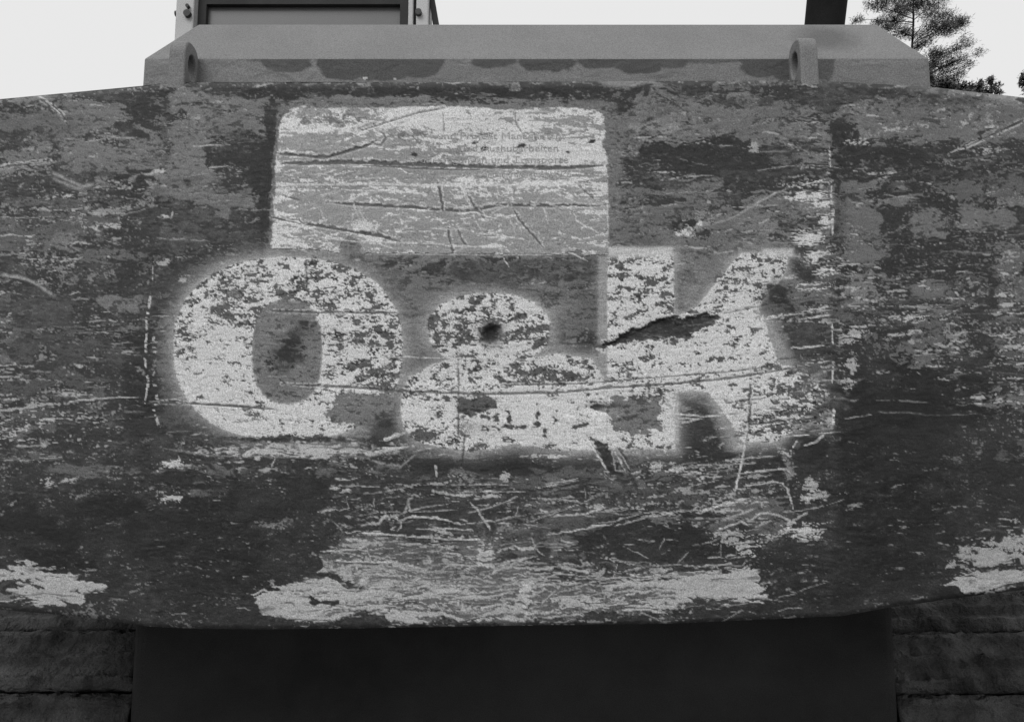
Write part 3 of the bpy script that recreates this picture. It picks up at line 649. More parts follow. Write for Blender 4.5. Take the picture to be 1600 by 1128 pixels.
# ---- relief
H += 1.1*fbm(240, 170, 20, 3)+0.35*fbm(60, 40, 21, 3)
H += 0.10*FINE2+0.12*STR2-0.22*G+0.12*MOT2
H += .22*sst(Wt*1.3-.3)-.5*cover(uni(fbm(5, 4, 51, 1)), .03, .02)
H -= 3.5*mC*sst(dC/7)*(1+.3*MOT2)
H -= 13*sst(1.35-np.hypot((UU-767)/15, (VV-522)/15)+.06*MOT2, 0, .9)
H -= 6*np.exp(-(((UU-1206)/24)**2+((VV-478)/22)**2))
H -= 7*np.exp(-(((UU-600)/16)**2+((VV-668)/14)**2))
H -= 6*np.exp(-(((UU-945)/26)**2+((VV-638)/6)**2))
H -= 4*np.exp(-(((UU-745)/40)**2+((VV-645)/22)**2))
H -= 3*np.exp(-(((UU-1078)/30)**2+((VV-352)/16)**2))

# ------------------------------------------------------------------ materials
def new_mat(name):
    m = bpy.data.materials.new(name)
    m.use_nodes = True
    n = m.node_tree.nodes
    return m, n, m.node_tree.links, n['Principled BSDF']

def node(n, t, **kw):
    x = n.new(t)
    for k, v in kw.items(): setattr(x, k, v)
    return x

def mixf(n, l, fac, a, b):
    x = n.new('ShaderNodeMix'); x.data_type = 'FLOAT'
    for s, val in ((0, fac), (2, a), (3, b)):
        if isinstance(val, (int, float)): x.inputs[s].default_value = val
        else: l.new(val, x.inputs[s])
    return x.outputs[0]

def mathn(n, l, op, a, b=0.0, clamp=False):
    x = n.new('ShaderNodeMath'); x.operation = op; x.use_clamp = clamp
    for s, val in ((0, a), (1, b)):
        if isinstance(val, (int, float)): x.inputs[s].default_value = val
        else: l.new(val, x.inputs[s])
    return x.outputs[0]

def noise(n, l, scale, detail=3, rough=.6, vec=None):
    x = n.new('ShaderNodeTexNoise')
    x.inputs['Scale'].default_value = scale; x.inputs['Detail'].default_value = detail; x.inputs['Roughness'].default_value = rough
    if vec is not None: l.new(vec, x.inputs['Vector'])
    return x.outputs['Fac']

def ramp(n, l, f, lo, hi, a=0., b=1.):
    x = n.new('ShaderNodeMapRange'); x.clamp = True
    l.new(f, x.inputs[0])
    for i, v in enumerate((lo, hi, a, b)): x.inputs[i+1].default_value = v
    return x.outputs[0]

GRAIN = .37
def grain(n, l, col, k=GRAIN, scale=500):
    tc = n.new('ShaderNodeTexCoord')
    g = noise(n, l, scale, 1, .5, tc.outputs['Object'])
    return mathn(n, l, 'MULTIPLY', col, ramp(n, l, g, .25, .75, 1-k, 1+k)), tc

def worn_mat(name, grime=.041, white=.70):
    m, n, l, p = new_mat(name)
    def attr(a):
        x = n.new('ShaderNodeAttribute'); x.attribute_name = a; return x.outputs['Fac']
    tc = n.new('ShaderNodeTexCoord')
    mp = n.new('ShaderNodeMapping'); mp.inputs['Scale'].default_value = (1, 1, 4); l.new(tc.outputs['Object'], mp.inputs[0])
    fine = noise(n, l, 160, 4, .7, mp.outputs[0])
    gn = noise(n, l, 60, 5, .75, tc.outputs['Object'])
    ga = attr('grime')
    deep = ramp(n, l, ga, 1.0, 2.0, 1.0, .42)
    g = mathn(n, l, 'ADD', ga, mathn(n, l, 'MULTIPLY', mathn(n, l, 'SUBTRACT', gn, .5), .35), True)
    w = attr('bare')
    w = mathn(n, l, 'MULTIPLY', w, ramp(n, l, fine, .25, .45, .72, 1.0))
    gcol = mathn(n, l, 'MULTIPLY', ramp(n, l, gn, .3, .7, grime*.82, grime*1.25), deep)
    c = mixf(n, l, g, attr('paint'), gcol)
    c = mixf(n, l, w, c, white)
    c, _ = grain(n, l, c)
    l.new(c, p.inputs['Base Color'])
    l.new(mixf(n, l, g, .48, .72), p.inputs['Roughness'])
    p.inputs['Specular IOR Level'].default_value = .3
    b = n.new('ShaderNodeBump'); b.inputs['Strength'].default_value = .25; b.inputs['Distance'].default_value = .0015
    l.new(mathn(n, l, 'ADD', fine, gn), b.inputs['Height']); l.new(b.outputs[0], p.inputs['Normal'])
    return m

def plain_mat(name, a, b=None, scale=12, rough=.6, spec=.3, bump=.2, dist=.002, metal=0., k=GRAIN, gscale=500, fine=90):
    m, n, l, p = new_mat(name)
    tc = n.new('ShaderNodeTexCoord')
    f = noise(n, l, scale, 6, .65, tc.outputs['Object'])
    f2 = noise(n, l, fine, 3, .6, tc.outputs['Object'])
    c = ramp(n, l, f, .35, .65, a, a if b is None else b)
    c, _ = grain(n, l, c, k, gscale)
    l.new(c, p.inputs['Base Color'])
    p.inputs['Roughness'].default_value = rough; p.inputs['Specular IOR Level'].default_value = spec; p.inputs['Metallic'].default_value = metal
    bb = n.new('ShaderNodeBump'); bb.inputs['Strength'].default_value = bump; bb.inputs['Distance'].default_value = dist
    l.new(mathn(n, l, 'ADD', f, f2), bb.inputs['Height']); l.new(bb.outputs[0], p.inputs['Normal'])
    return m

M_WORN = worn_mat('worn_counterweight_paint')
M_STICK = worn_mat('worn_sticker')
M_PAINT = plain_mat('hood_paint', .195, .215, 6, .55)
M_LUG = plain_mat('lug_paint', .17, .20, 30, .6)
M_BLACK = plain_mat('black_steel', .010, .016, 8, .85, .08)
M_SEAL = plain_mat('rubber_seal', .03, .045, 8, .8)
M_PILLAR = plain_mat('cab_paint', .44, .50, 5, .5)
M_GLASS = plain_mat('dusty_cab_glass', .12, .14, 3, .35, .4, .02)
M_BOLT = plain_mat('bolt_steel', .03, .05, 30, .5)
M_MUD = plain_mat('muddy_steel', .035, .13, 7, .9, .1, 1.0, .02, fine=40)
M_BELLY = plain_mat('greasy_dusty_steel', .034, .060, 2.2, .95, .05, .5, .006, k=.35)
M_GROUND = plain_mat('trodden_earth', .05, .10, .8, .95, .1, .8, .03, k=.2, gscale=60, fine=12)
M_BARK = plain_mat('bark', .03, .05, 3, .9, .1, k=.1, gscale=20)

# ------------------------------------------------------------------ object helpers
def link(name, me, mat, parent=None):
    o = bpy.data.objects.new(name, me); COL.objects.link(o)
    if mat is not None and len(me.materials) == 0: me.materials.append(mat)
    if parent is not None:
        o.parent = parent
        if parent.parent is None:            # parts are modelled in world coordinates; only the root carries a location
            o.matrix_parent_inverse = Matrix.Translation(-parent.location)
    return o
def tag(o, label, cat, group=None, kind=None):
    o['label'] = label; o['category'] = cat
    if group: o['group'] = group
    if kind: o['kind'] = kind
def empty(name, loc):
    o = bpy.data.objects.new(name, None); COL.objects.link(o); o.location = loc; o.empty_display_size = .2
    return o
def mesh_np(name, verts, quads, smooth=True):
    me = bpy.data.meshes.new(name)
    verts = np.asarray(verts, np.float32); quads = np.asarray(quads, np.int32)
    me.vertices.add(len(verts)); me.vertices.foreach_set('co', verts.ravel())
    me.loops.add(quads.size); me.loops.foreach_set('vertex_index', quads.ravel())
    me.polygons.add(len(quads)); me.polygons.foreach_set('loop_start', np.arange(0, quads.size, 4, dtype=np.int32))
    me.polygons.foreach_set('loop_total', np.full(len(quads), 4, np.int32))
    me.polygons.foreach_set('use_smooth', np.full(len(quads), smooth))
    me.update(calc_edges=True); me.validate()
    return me
def set_attr(me, name, vals):
    a = me.attributes.new(name, 'FLOAT', 'POINT')
    a.data.foreach_set('value', np.ascontiguousarray(np.asarray(vals, np.float32).ravel()))
def bm_obj(name, bm, mat, parent=None, bevel=0, smooth=False):
    if bevel:
        bmesh.ops.bevel(bm, geom=bm.edges[:], offset=bevel, segments=2, affect='EDGES', profile=.5)
    bmesh.ops.recalc_face_normals(bm, faces=bm.faces[:])
    me = bpy.data.meshes.new(name); bm.to_mesh(me); bm.free()
    if smooth:
        for p in me.polygons: p.use_smooth = True
    return link(name, me, mat, parent)
def hexa(bm, p8):
    """8 corners: bottom ring (4) then top ring (4)"""
    v = [bm.verts.new(p) for p in p8]
    for f in ((0, 1, 2, 3), (7, 6, 5, 4), (0, 4, 5, 1), (1, 5, 6, 2), (2, 6, 7, 3), (3, 7, 4, 0)):
        bm.faces.new([v[i] for i in f])
def boxm(bm, x0, x1, y0, y1, z0, z1):
    hexa(bm, [(x0, y0, z0), (x1, y0, z0), (x1, y1, z0), (x0, y1, z0), (x0, y0, z1), (x1, y0, z1), (x1, y1, z1), (x0, y1, z1)])
def cyl(bm, c, axis, r, h, seg=24, r2=None):
    axis = Vector(axis).normalized()
    m = Matrix.Translation(Vector(c)) @ axis.to_track_quat('Z', 'Y').to_matrix().to_4x4()
    bmesh.ops.create_cone(bm, cap_ends=True, segments=seg, radius1=r, radius2=r if r2 is None else r2, depth=h, matrix=m)

# ------------------------------------------------------------------ the ground
def ground():
    n = 90
    g = np.linspace(-1, 1, n)
    x = np.sign(g)*np.abs(g)**2.6*600
    X, Y = np.meshgrid(x, x)
    rng = np.random.default_rng(3)
    Z = 0.03*np.sin(X*1.3+2)*np.sin(Y*1.7)+0.02*rng.standard_normal(X.shape)*(np.hypot(X, Y) < 15)
    idx = np.arange(n*n).reshape(n, n)
    q = np.stack([idx[:-1, :-1], idx[:-1, 1:], idx[1:, 1:], idx[1:, :-1]], -1).reshape(-1, 4)
    o = link('ground', mesh_np('ground', np.stack([X, Y, Z-.03], -1).reshape(-1, 3), q), M_GROUND)
    o['kind'] = 'structure'
ground()

# ------------------------------------------------------------------ the excavator
exc = empty('excavator', (0, 2.9, 0))
tag(exc, 'worn tracked excavator seen from behind, its counterweight with flaking white letters filling the view', 'excavator')

XL, XR = float(at(236, 500, 1.3)[0]), float(at(1302, 500, 1.3)[0])
XM = .5*(XL+XR)
def depth(X, v=None):
    """depth of the rear face: slightly bowed middle panel, side panels folding away"""
    t = np.abs(X-XM)/((XR-XL)/2)
    y = 1.300+.013*np.clip(t, 0, 1)**2
    s = np.clip(t-1, 0, None)*((XR-XL)/2)
    y = y+.15*s+.12*s*s
    return y
vt_u = [-420, 0, 225, 262, 300, 700, 1250, 1290, 1450, 1600, 2020]
vt_v = [258, 155.5, 134.5, 130, 129, 129, 126, 127.5, 136, 153, 258]
vb_u = [-420, 0, 60, 135, 230, 300, 420, 600, 800, 1050, 1316, 1395, 1516, 1600, 2020]
vb_v = [920, 952, 957, 964, 978, 982, 983, 980.5, 977, 974, 962, 948, 931, 921, 895]
def topv(u): return np.interp(u, vt_u, vt_v)
def botv(u): return np.interp(u, vb_u, vb_v)
def surf(u, v, off=0.):
    Y = np.full(np.shape(u), 1.3)
    b = (botv(u)-v)
    roll = .004*np.clip(1-b/8., 0, 1)**2+.028*np.clip((v-640)/340., 0, 1.1)**2
    tt = (v-topv(u))
    roll = roll+.008*np.clip(1-tt/9., 0, 1)**2
    for _ in range(5):
        Y = depth(at(u, v, Y)[..., 0])+roll
    return at(u, v, Y-off)
def sample(fld, u, v):
    uu = np.where(u < U0+3, 2*(U0+3)-u, u); uu = np.where(uu > U1-6, 2*(U1-6)-uu, uu)
    iu = np.clip((uu-U0)/ST, 0, NC-1.01); iv = np.clip((v-V0)/ST, 0, NR-1.01)
    a, b = iu.astype(int), iv.astype(int); fu, fv = iu-a, iv-b
    return (fld[b, a]*(1-fu)+fld[b, a+1]*fu)*(1-fv)+(fld[b+1, a]*(1-fu)+fld[b+1, a+1]*fu)*fv

def counterweight():
    mu = np.concatenate([np.arange(-420, -30, 6.), us[(us >= -30) & (us <= 1630)], np.arange(1635, 2020, 6.)])
    mv = vs[(vs > 120) & (vs < 990)]
    Ug, Vg = np.meshgrid(mu, mv)
    T, B = topv(Ug), botv(Ug)
    Vc = np.clip(Vg, T, B)
    pos = surf(Ug, Vc, sample(H, Ug, Vc)*.001)
    nr, nc = Ug.shape
    idx = np.arange(nr*nc).reshape(nr, nc)
    q = np.stack([idx[:-1, :-1], idx[1:, :-1], idx[1:, 1:], idx[:-1, 1:]], -1).reshape(-1, 4)
    vv = Vc.ravel(); Tm = T.ravel(); Bm = B.ravel()
    atT = vv <= Tm+1e-6; atB = vv >= Bm-1e-6
    keep = ~(atT[q].all(1) | atB[q].all(1))
    q = q[keep]
    verts = pos.reshape(-1, 3)
    # close it: top and bottom decks run 0.55 m forward to a back wall
    tu = mu; tp = surf(tu, topv(tu)); bp = surf(tu, botv(tu))
    n0 = len(verts); k = len(tu)
    top_b = tp.copy(); top_b[:, 1] = 1.95; bot_b = bp.copy(); bot_b[:, 1] = 1.95; bot_b[:, 2] += .02
    bp2 = bp.copy(); bp2[:, 1] += .02; bp2[:, 2] += -.0005
    tp2 = tp + np.array([0, .001, .0008])
    ex = np.concatenate([tp2, top_b, bp2, bot_b])
    r = np.arange(k-1)
    def strip(a, b): return np.stack([n0+a*k+r, n0+a*k+r+1, n0+b*k+r+1, n0+b*k+r], -1)
    fr = idx[-1]; ft = idx[0]
    lowq = np.stack([fr[:-1], n0+2*k+r, n0+2*k+r+1, fr[1:]], -1)
    topq = np.stack([ft[1:], n0+r+1, n0+r, ft[:-1]], -1)
    ends = []
    for c in (0, k-1):
        ends.append([n0+c, n0+k+c, n0+3*k+c, n0+2*k+c])
    q2 = np.concatenate([q, strip(0, 1), strip(1, 3), strip(3, 2), lowq, topq, np.array(ends)])
    me = mesh_np('counterweight', np.concatenate([verts, ex]), q2)
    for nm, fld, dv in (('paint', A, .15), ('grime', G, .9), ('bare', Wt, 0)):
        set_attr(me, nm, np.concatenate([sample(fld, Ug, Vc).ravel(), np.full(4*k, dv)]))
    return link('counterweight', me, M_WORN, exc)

def sticker():
    mu = us[(us > 415) & (us < 960)]; mv = vs[(vs > 158) & (vs < 405)]
    Ug, Vg = np.meshgrid(mu, mv)
    S = sample(PL, Ug, Vg); pos = surf(Ug, Vg, (sample(H, Ug, Vg)+.8)*.001)
    nr, nc = Ug.shape
    idx = np.arange(nr*nc).reshape(nr, nc)
    q = np.stack([idx[:-1, :-1], idx[1:, :-1], idx[1:, 1:], idx[:-1, 1:]], -1).reshape(-1, 4)
    q = q[(S.ravel()[q] > 0).all(1)]
    used = np.unique(q); mp = np.full(nr*nc, -1); mp[used] = np.arange(len(used)); q = mp[q]
    me = mesh_np('sticker', pos.reshape(-1, 3)[used], q)
    for nm, fld in (('paint', A), ('grime', G), ('bare', Wt)):
        set_attr(me, nm, sample(fld, Ug, Vg).ravel()[used])
    o = link('sticker', me, M_STICK, exc)
    o['label'] = 'torn and scratched rectangular sticker with four worn text lines'
    # worn lettering
    m, n, l, p = new_mat('worn_sticker_ink')
    tc = n.new('ShaderNodeTexCoord')
    f = noise(n, l, 90, 4, .7, tc.outputs['Object'])
    f2 = noise(n, l, 420, 2, .6, tc.outputs['Object'])
    c = mixf(n, l, ramp(n, l, mathn(n, l, 'ADD', f, mathn(n, l, 'MULTIPLY', f2, .5)), .74, .92), .32, .60)
    c, _ = grain(n, l, c)
    l.new(c, p.inputs['Base Color']); p.inputs['Roughness'].default_value = .6
    m2 = m.copy(); m2.name = 'very_worn_sticker_ink'
    for nd in m2.node_tree.nodes:
        if nd.type == 'MIX' and abs(nd.inputs[2].default_value-.20) < 1e-4:
            nd.inputs[2].default_value = .24; nd.inputs[3].default_value = .42
    for txt, u0, u1, vb, mm in [('und Projekt Management', 684, 884, 217.5, m), ('und Aushubarbeiten', 719, 872, 237, m), ('Erdbewegungen und Transporte', 640, 888, 255, m), ('Containerdienst Abbruch', 744, 892, 277, m2)]:
        cu = bpy.data.curves.new('t', 'FONT'); cu.body = txt; cu.size = 1; cu.resolution_u = 2
        ob = bpy.data.objects.new('t', cu); COL.objects.link(ob)
        dg = bpy.context.evaluated_depsgraph_get()
        me = bpy.data.meshes.new_from_object(ob.evaluated_get(dg))
        bpy.data.objects.remove(ob)
        co = np.empty(len(me.vertices)*3, np.float32); me.vertices.foreach_get('co', co); co = co.reshape(-1, 3)
        x = u0+(co[:, 0]-co[:, 0].min())/(co[:, 0].max()-co[:, 0].min())*(u1-u0)
        v = vb-co[:, 1]*15.5
        ps = surf(x, v, (sample(H, x, v)+1.3)*.001)
        me.vertices.foreach_set('co', ps.astype(np.float32).ravel()); me.name = 'lettering'; me.materials.clear(); me.update()
        link('lettering', me, mm, o)
    return o

cw = counterweight()
sticker()

# lifting lugs: plates standing fore and aft on the counterweight
def lug(u0, u1, v0, v1, inner, label):
    """u0..u1 rear edge of the plate, rounded top, eye hole through its thickness"""
    Y0, D = 1.3135, .060
    x0, x1 = float(at(u0, 100, Y0)[0]), float(at(u1, 100, Y0)[0])
    zt = float(at(u0, v0, Y0)[2]); zb = float(at(u0, v1, Y0)[2])
    bm = bmesh.new()
    # profile in YZ: upright plate with a round top and a hole
    N = 40
    cy, cz, R = Y0+D*.5, zt-D*.45, D*.5
    out = []
    for i in range(N):
        a = 2*math.pi*i/N
        ca, sa = math.cos(a), math.sin(a)
        if sa >= 0:
            y = cy+R*math.copysign(abs(ca)**.75, ca); z = cz+R*1.04*abs(sa)**.9
        else:
            t = max(abs(ca), abs(sa)); y = cy+R*ca/t; z = cz-(cz-zb)*(-sa/t)
        out.append((y, z))
    hc = (cy+.002, float(at(u0, (v0+v1)/2+7, Y0+D*.5)[2]))
    inn = [(hc[0]+.017*math.cos(2*math.pi*i/N), hc[1]+.023*math.sin(2*math.pi*i/N)) for i in range(N)]
    rings = []
    for x in (x0, x1):
        rings.append([bm.verts.new((x, y, z)) for y, z in out]); rings.append([bm.verts.new((x, y, z)) for y, z in inn])
    o0, i0, o1, i1 = rings
    for k in range(N):
        j = (k+1) % N
        bm.faces.new((o0[k], o0[j], i0[j], i0[k])); bm.faces.new((i1[k], i1[j], o1[j], o1[k]))
        bm.faces.new((o0[j], o0[k], o1[k], o1[j])); bm.faces.new((i0[k], i0[j], i1[j], i1[k]))
    ob = bm_obj('lifting_lug', bm, M_LUG, cw)
    bv = ob.modifiers.new('bevel', 'BEVEL'); bv.width = .0035; bv.segments = 3; bv.limit_method = 'ANGLE'; bv.angle_limit = .8
    ob['label'] = label
lug(263, 289, 60, 140, 1, 'lifting lug near the cab end')
lug(1251, 1279, 55, 136, -1, 'lifting lug near the exhaust pipe')

# engine hood on top of the counterweight
def hood_mat():
    m, n, l, p = new_mat('hood_paint_with_soot')
    tc = n.new('ShaderNodeTexCoord')
    f = noise(n, l, 7, 5, .6, tc.outputs['Object'])
    base = ramp(n, l, f, .3, .7, .172, .205)
    vd = n.new('ShaderNodeVectorMath'); vd.operation = 'DISTANCE'; l.new(tc.outputs['Object'], vd.inputs[0])
    vd.inputs[1].default_value = tuple(P(1290, 60, 1.43))
    f3 = noise(n, l, 22, 4, .6, tc.outputs['Object'])
    soot = ramp(n, l, mathn(n, l, 'ADD', vd.outputs['Value'], mathn(n, l, 'MULTIPLY', f3, .07)), .06, .11, .8, 0)
    c = mixf(n, l, soot, base, .09)
    c, _ = grain(n, l, c)
    l.new(c, p.inputs['Base Color']); p.inputs['Roughness'].default_value = .6; p.inputs['Specular IOR Level'].default_value = .25
    return m
M_PAINT2 = hood_mat()

def hood():
    Yf = 1.372; Yt = 1.47
    lf = at(225, 92, Yf)[0]; rf = at(1452, 91, Yf)[0]
    zt = float(at(800, 92, Yf)[2]); zb = float(at(800, 145, Yf)[2])
    lt = at(310, 38.5, Yt)[0]; rt = at(1370, 38.5, Yt)[0]; zs = float(at(800, 38.5, Yt)[2])
    bm = bmesh.new()
    xs = [(lf, rf, Yf, zb), (lf, rf, Yf, zt), (lt, rt, Yt, zs), (lt, rt, 2.4, zs+.01), (lf, rf, 2.5, zt), (lf, rf, 2.5, zb)]
    L_ = [bm.verts.new((a, y, z)) for a, b, y, z in xs]; R_ = [bm.verts.new((b, y, z)) for a, b, y, z in xs]
    for i in range(6):
        j = (i+1) % 6
        bm.faces.new((L_[i], R_[i], R_[j], L_[j]))
    bm.faces.new(L_[::-1]); bm.faces.new(R_)
    ob = bm_obj('engine_hood', bm, M_PAINT2, exc)
    bv = ob.modifiers.new('bevel', 'BEVEL'); bv.width = .003; bv.segments = 2; bv.limit_method = 'ANGLE'; bv.angle_limit = .5
    # rear plate of the hood with its run-down stains
    mu = np.arange(227, 1450.1, 1.5); mv = np.arange(93., 141, 1.5)
    Ug, Vg = np.meshgrid(mu, mv)
    pos = at(Ug, Vg, Yf-.0015-.0004*sample(MOT, Ug, Vg))
    idx = np.arange(Ug.size).reshape(Ug.shape)
    q = np.stack([idx[:-1, :-1], idx[1:, :-1], idx[1:, 1:], idx[:-1, 1:]], -1).reshape(-1, 4)
    me = mesh_np('hood_plate', pos.reshape(-1, 3), q)
    g = np.zeros(Ug.shape)
    n1, n2 = sample(MOT2, Ug, Vg), sample(W1, Ug, Vg)
    for cu, ru, dep, k in [(446, 40, 21, .85), (540, 44, 33, .9), (600, 60, 35, .9), (650, 45, 31, .9), (405, 20, 6, .6), (775, 36, 15, .9), (855, 46, 20, .9), (935, 34, 15, .9), (1000, 40, 24, .9), (1045, 30, 16, .8), (1110, 50, 8, .7), (1195, 40, 30, .9), (1222, 22, 36, .9), (1288, 16, 34, .75), (345, 14, 10, .25), (700, 16, 5, .3)]:
        d = (1-(np.abs((Ug-cu)/ru)**2.6+np.abs((Vg-92)/dep)**2.6)**(1/2.6))*min(ru, dep)+1.1*n1+.6*n2
        g = np.maximum(g, sst(d/4+.5)*k)
    set_attr(me, 'grime', np.clip(g*.85+.03*n1, 0, 1)); set_attr(me, 'paint', .178+.008*n1); set_attr(me, 'bare', .7*sst((np.hypot((Ug-570)/4, (Vg-122.5)/2.2) < 1)*1.)+.5*sst((np.hypot((Ug-617)/3, (Vg-123.5)/1.5) < 1)*1.))
    link('hood_plate', me, M_WORN, ob)
hood()

# cab behind the hood
def cab():
    root = bm_cab = bmesh.new()
    Y = 2.35
    def X(u, v=20): return float(at(u, v, Y)[0])
    zb = float(at(300, 70, Y)[2])-.9; ztop = zb+2.05
    xa, xb = X(281), X(672)
    # shell: roof, floor, far walls (open rear carries the window)
    boxm(bm_cab, xa, xb-.24, Y+.03, Y+1.3, ztop, ztop+.08)
    boxm(bm_cab, xa, xb-.24, Y+.03, Y+1.3, zb, zb+.06)
    boxm(bm_cab, xa, xa+.03, Y+.06, Y+1.3, zb+.06, ztop)
    hexa(bm_cab, [(xb-.03, Y+.06, zb+.06), (xb, Y+.06, zb+.06), (xb-.20, Y+1.3, zb+.06), (xb-.23, Y+1.3, zb+.06), (xb-.03, Y+.06, ztop), (xb, Y+.06, ztop), (xb-.20, Y+1.3, ztop), (xb-.23, Y+1.3, ztop)])
    boxm(bm_cab, xa+.03, xb-.24, Y+1.27, Y+1.3, zb+.06, ztop)
    boxm(bm_cab, xa+.03, xb-.03, Y+.06, Y+.1, zb+.06, zb+.85)
    c = bm_obj('cab', bm_cab, M_PILLAR, exc)
    for a, b in ((281, 309), (639, 647), (652, 671)):
        bm = bmesh.new(); boxm(bm, X(a), X(b), Y-.03 if b-a > 10 else Y-.02, Y+.06, zb, ztop)
        bm_obj('pillar', bm, M_PILLAR, c, .004)
    # window with rubber seal
    zg1 = float(at(400, 7, Y)[2]); zw0 = zb+.86
    bm = bmesh.new()
    boxm(bm, X(309)+.001, X(322), Y, Y+.045, zw0, ztop-.001); boxm(bm, X(625), X(639)-.001, Y, Y+.045, zw0, ztop-.001)
    boxm(bm, X(322), X(625), Y, Y+.04, zg1, zg1+.09); boxm(bm, X(322), X(625), Y, Y+.04, zw0, zw0+.05)
    boxm(bm, X(322), X(625), Y, Y+.04, ztop-.08, ztop-.002); boxm(bm, X(647)+.001, X(652)-.001, Y, Y+.04, zw0, ztop-.002)
    w = bm_obj('rear_window', bm, M_SEAL, c)
    for z0, z1 in ((zw0+.05, zg1), (zg1+.09, ztop-.08)):
        bm = bmesh.new(); boxm(bm, X(322)-.005, X(625)+.005, Y+.018, Y+.026, z0-.004, z1+.004)
        bm_obj('pane', bm, M_GLASS, w)
    for u, v, r in ((293, 22, .011), (293.5, 10.5, .0055), (293, -20, .011)):
        bm = bmesh.new(); cyl(bm, P(u, v, Y-.036), (0, 1, 0), r, .014, 18); bm_obj('bolt', bm, M_BOLT, c, smooth=False)
    bm = bmesh.new(); cyl(bm, P(279, 22, Y+.01), (1, 0, 0), .009, .02, 16); bm_obj('bolt', bm, M_BOLT, c)
    bm = bmesh.new(); cyl(bm, P(654, 20, Y-.036), (0, 1, 0), .010, .014, 18); bm_obj('bolt', bm, M_BOLT, c)
    # slanting stay beside the cab
    bm = bmesh.new()
    a0, a1, b0, b1 = P(671.5, -6, Y), P(678, -6, Y), P(679, 60, Y), P(690, 60, Y)
    d = Vector((0, .03, 0)); up = Vector((-.06, 0, .35))
    hexa(bm, [b0, b1, b1+d, b0+d, a0+up*.3, a1+up*.3, a1+up*.3+d, a0+up*.3+d])
    bm_obj('stay', bm, M_SEAL, c)
cab()

# exhaust pipe
def exhaust():
    bm = bmesh.new()
    Y = 1.75
    b = P(1286, 60, Y); t = P(1293, -6, Y); ax = (t-b).normalized()
    r = (P(1316, 38, Y)-P(1257, 38, Y)).length/2
    N = 40
    top = b+ax*.34
    xdir = ax.orthogonal().normalized(); ydir = ax.cross(xdir)
    prof = [(-.25, r), (0.0, r), (.1, r*1.03), (.34, r*1.06), (.345, r*.98), (.30, r*.95)]
    rings = []
    for h, rr_ in prof:
        c = b+ax*h
        rings.append([bm.verts.new(c+(xdir*math.cos(2*math.pi*k/N)+ydir*math.sin(2*math.pi*k/N))*rr_) for k in range(N)])
    for a, c in zip(rings[:-1], rings[1:]):
        for k in range(N): bm.faces.new((a[k], a[(k+1) % N], c[(k+1) % N], c[k]))
    bm.faces.new(rings[-1])
    bm_obj('exhaust_pipe', bm, M_BLACK, exc, smooth=True)
exhaust()

# upper frame behind the counterweight and the car body between the tracks
bm = bmesh.new(); boxm(bm, -1.15, 1.1, 1.96, 4.6, 1.14, 1.30); boxm(bm, -1.1, 1.05, 2.5, 4.4, 1.301, 1.9)
bm_obj('upper_frame', bm, M_BELLY, exc, .01)
bm = bmesh.new(); boxm(bm, -.958, .968, 2.06, 4.2, .36, 1.137)
bmesh.ops.bevel(bm, geom=[e for e in bm.edges if abs(e.verts[0].co.z-e.verts[1].co.z) > .5], offset=.045, segments=5, affect='EDGES', profile=.5)
bm_obj('car_body', bm, M_BELLY, exc)
bm = bmesh.new(); cyl(bm, (0, 3.1, 1.0), (0, 0, 1), .55, .279, 48); bm_obj('slew_ring', bm, M_BELLY, exc)

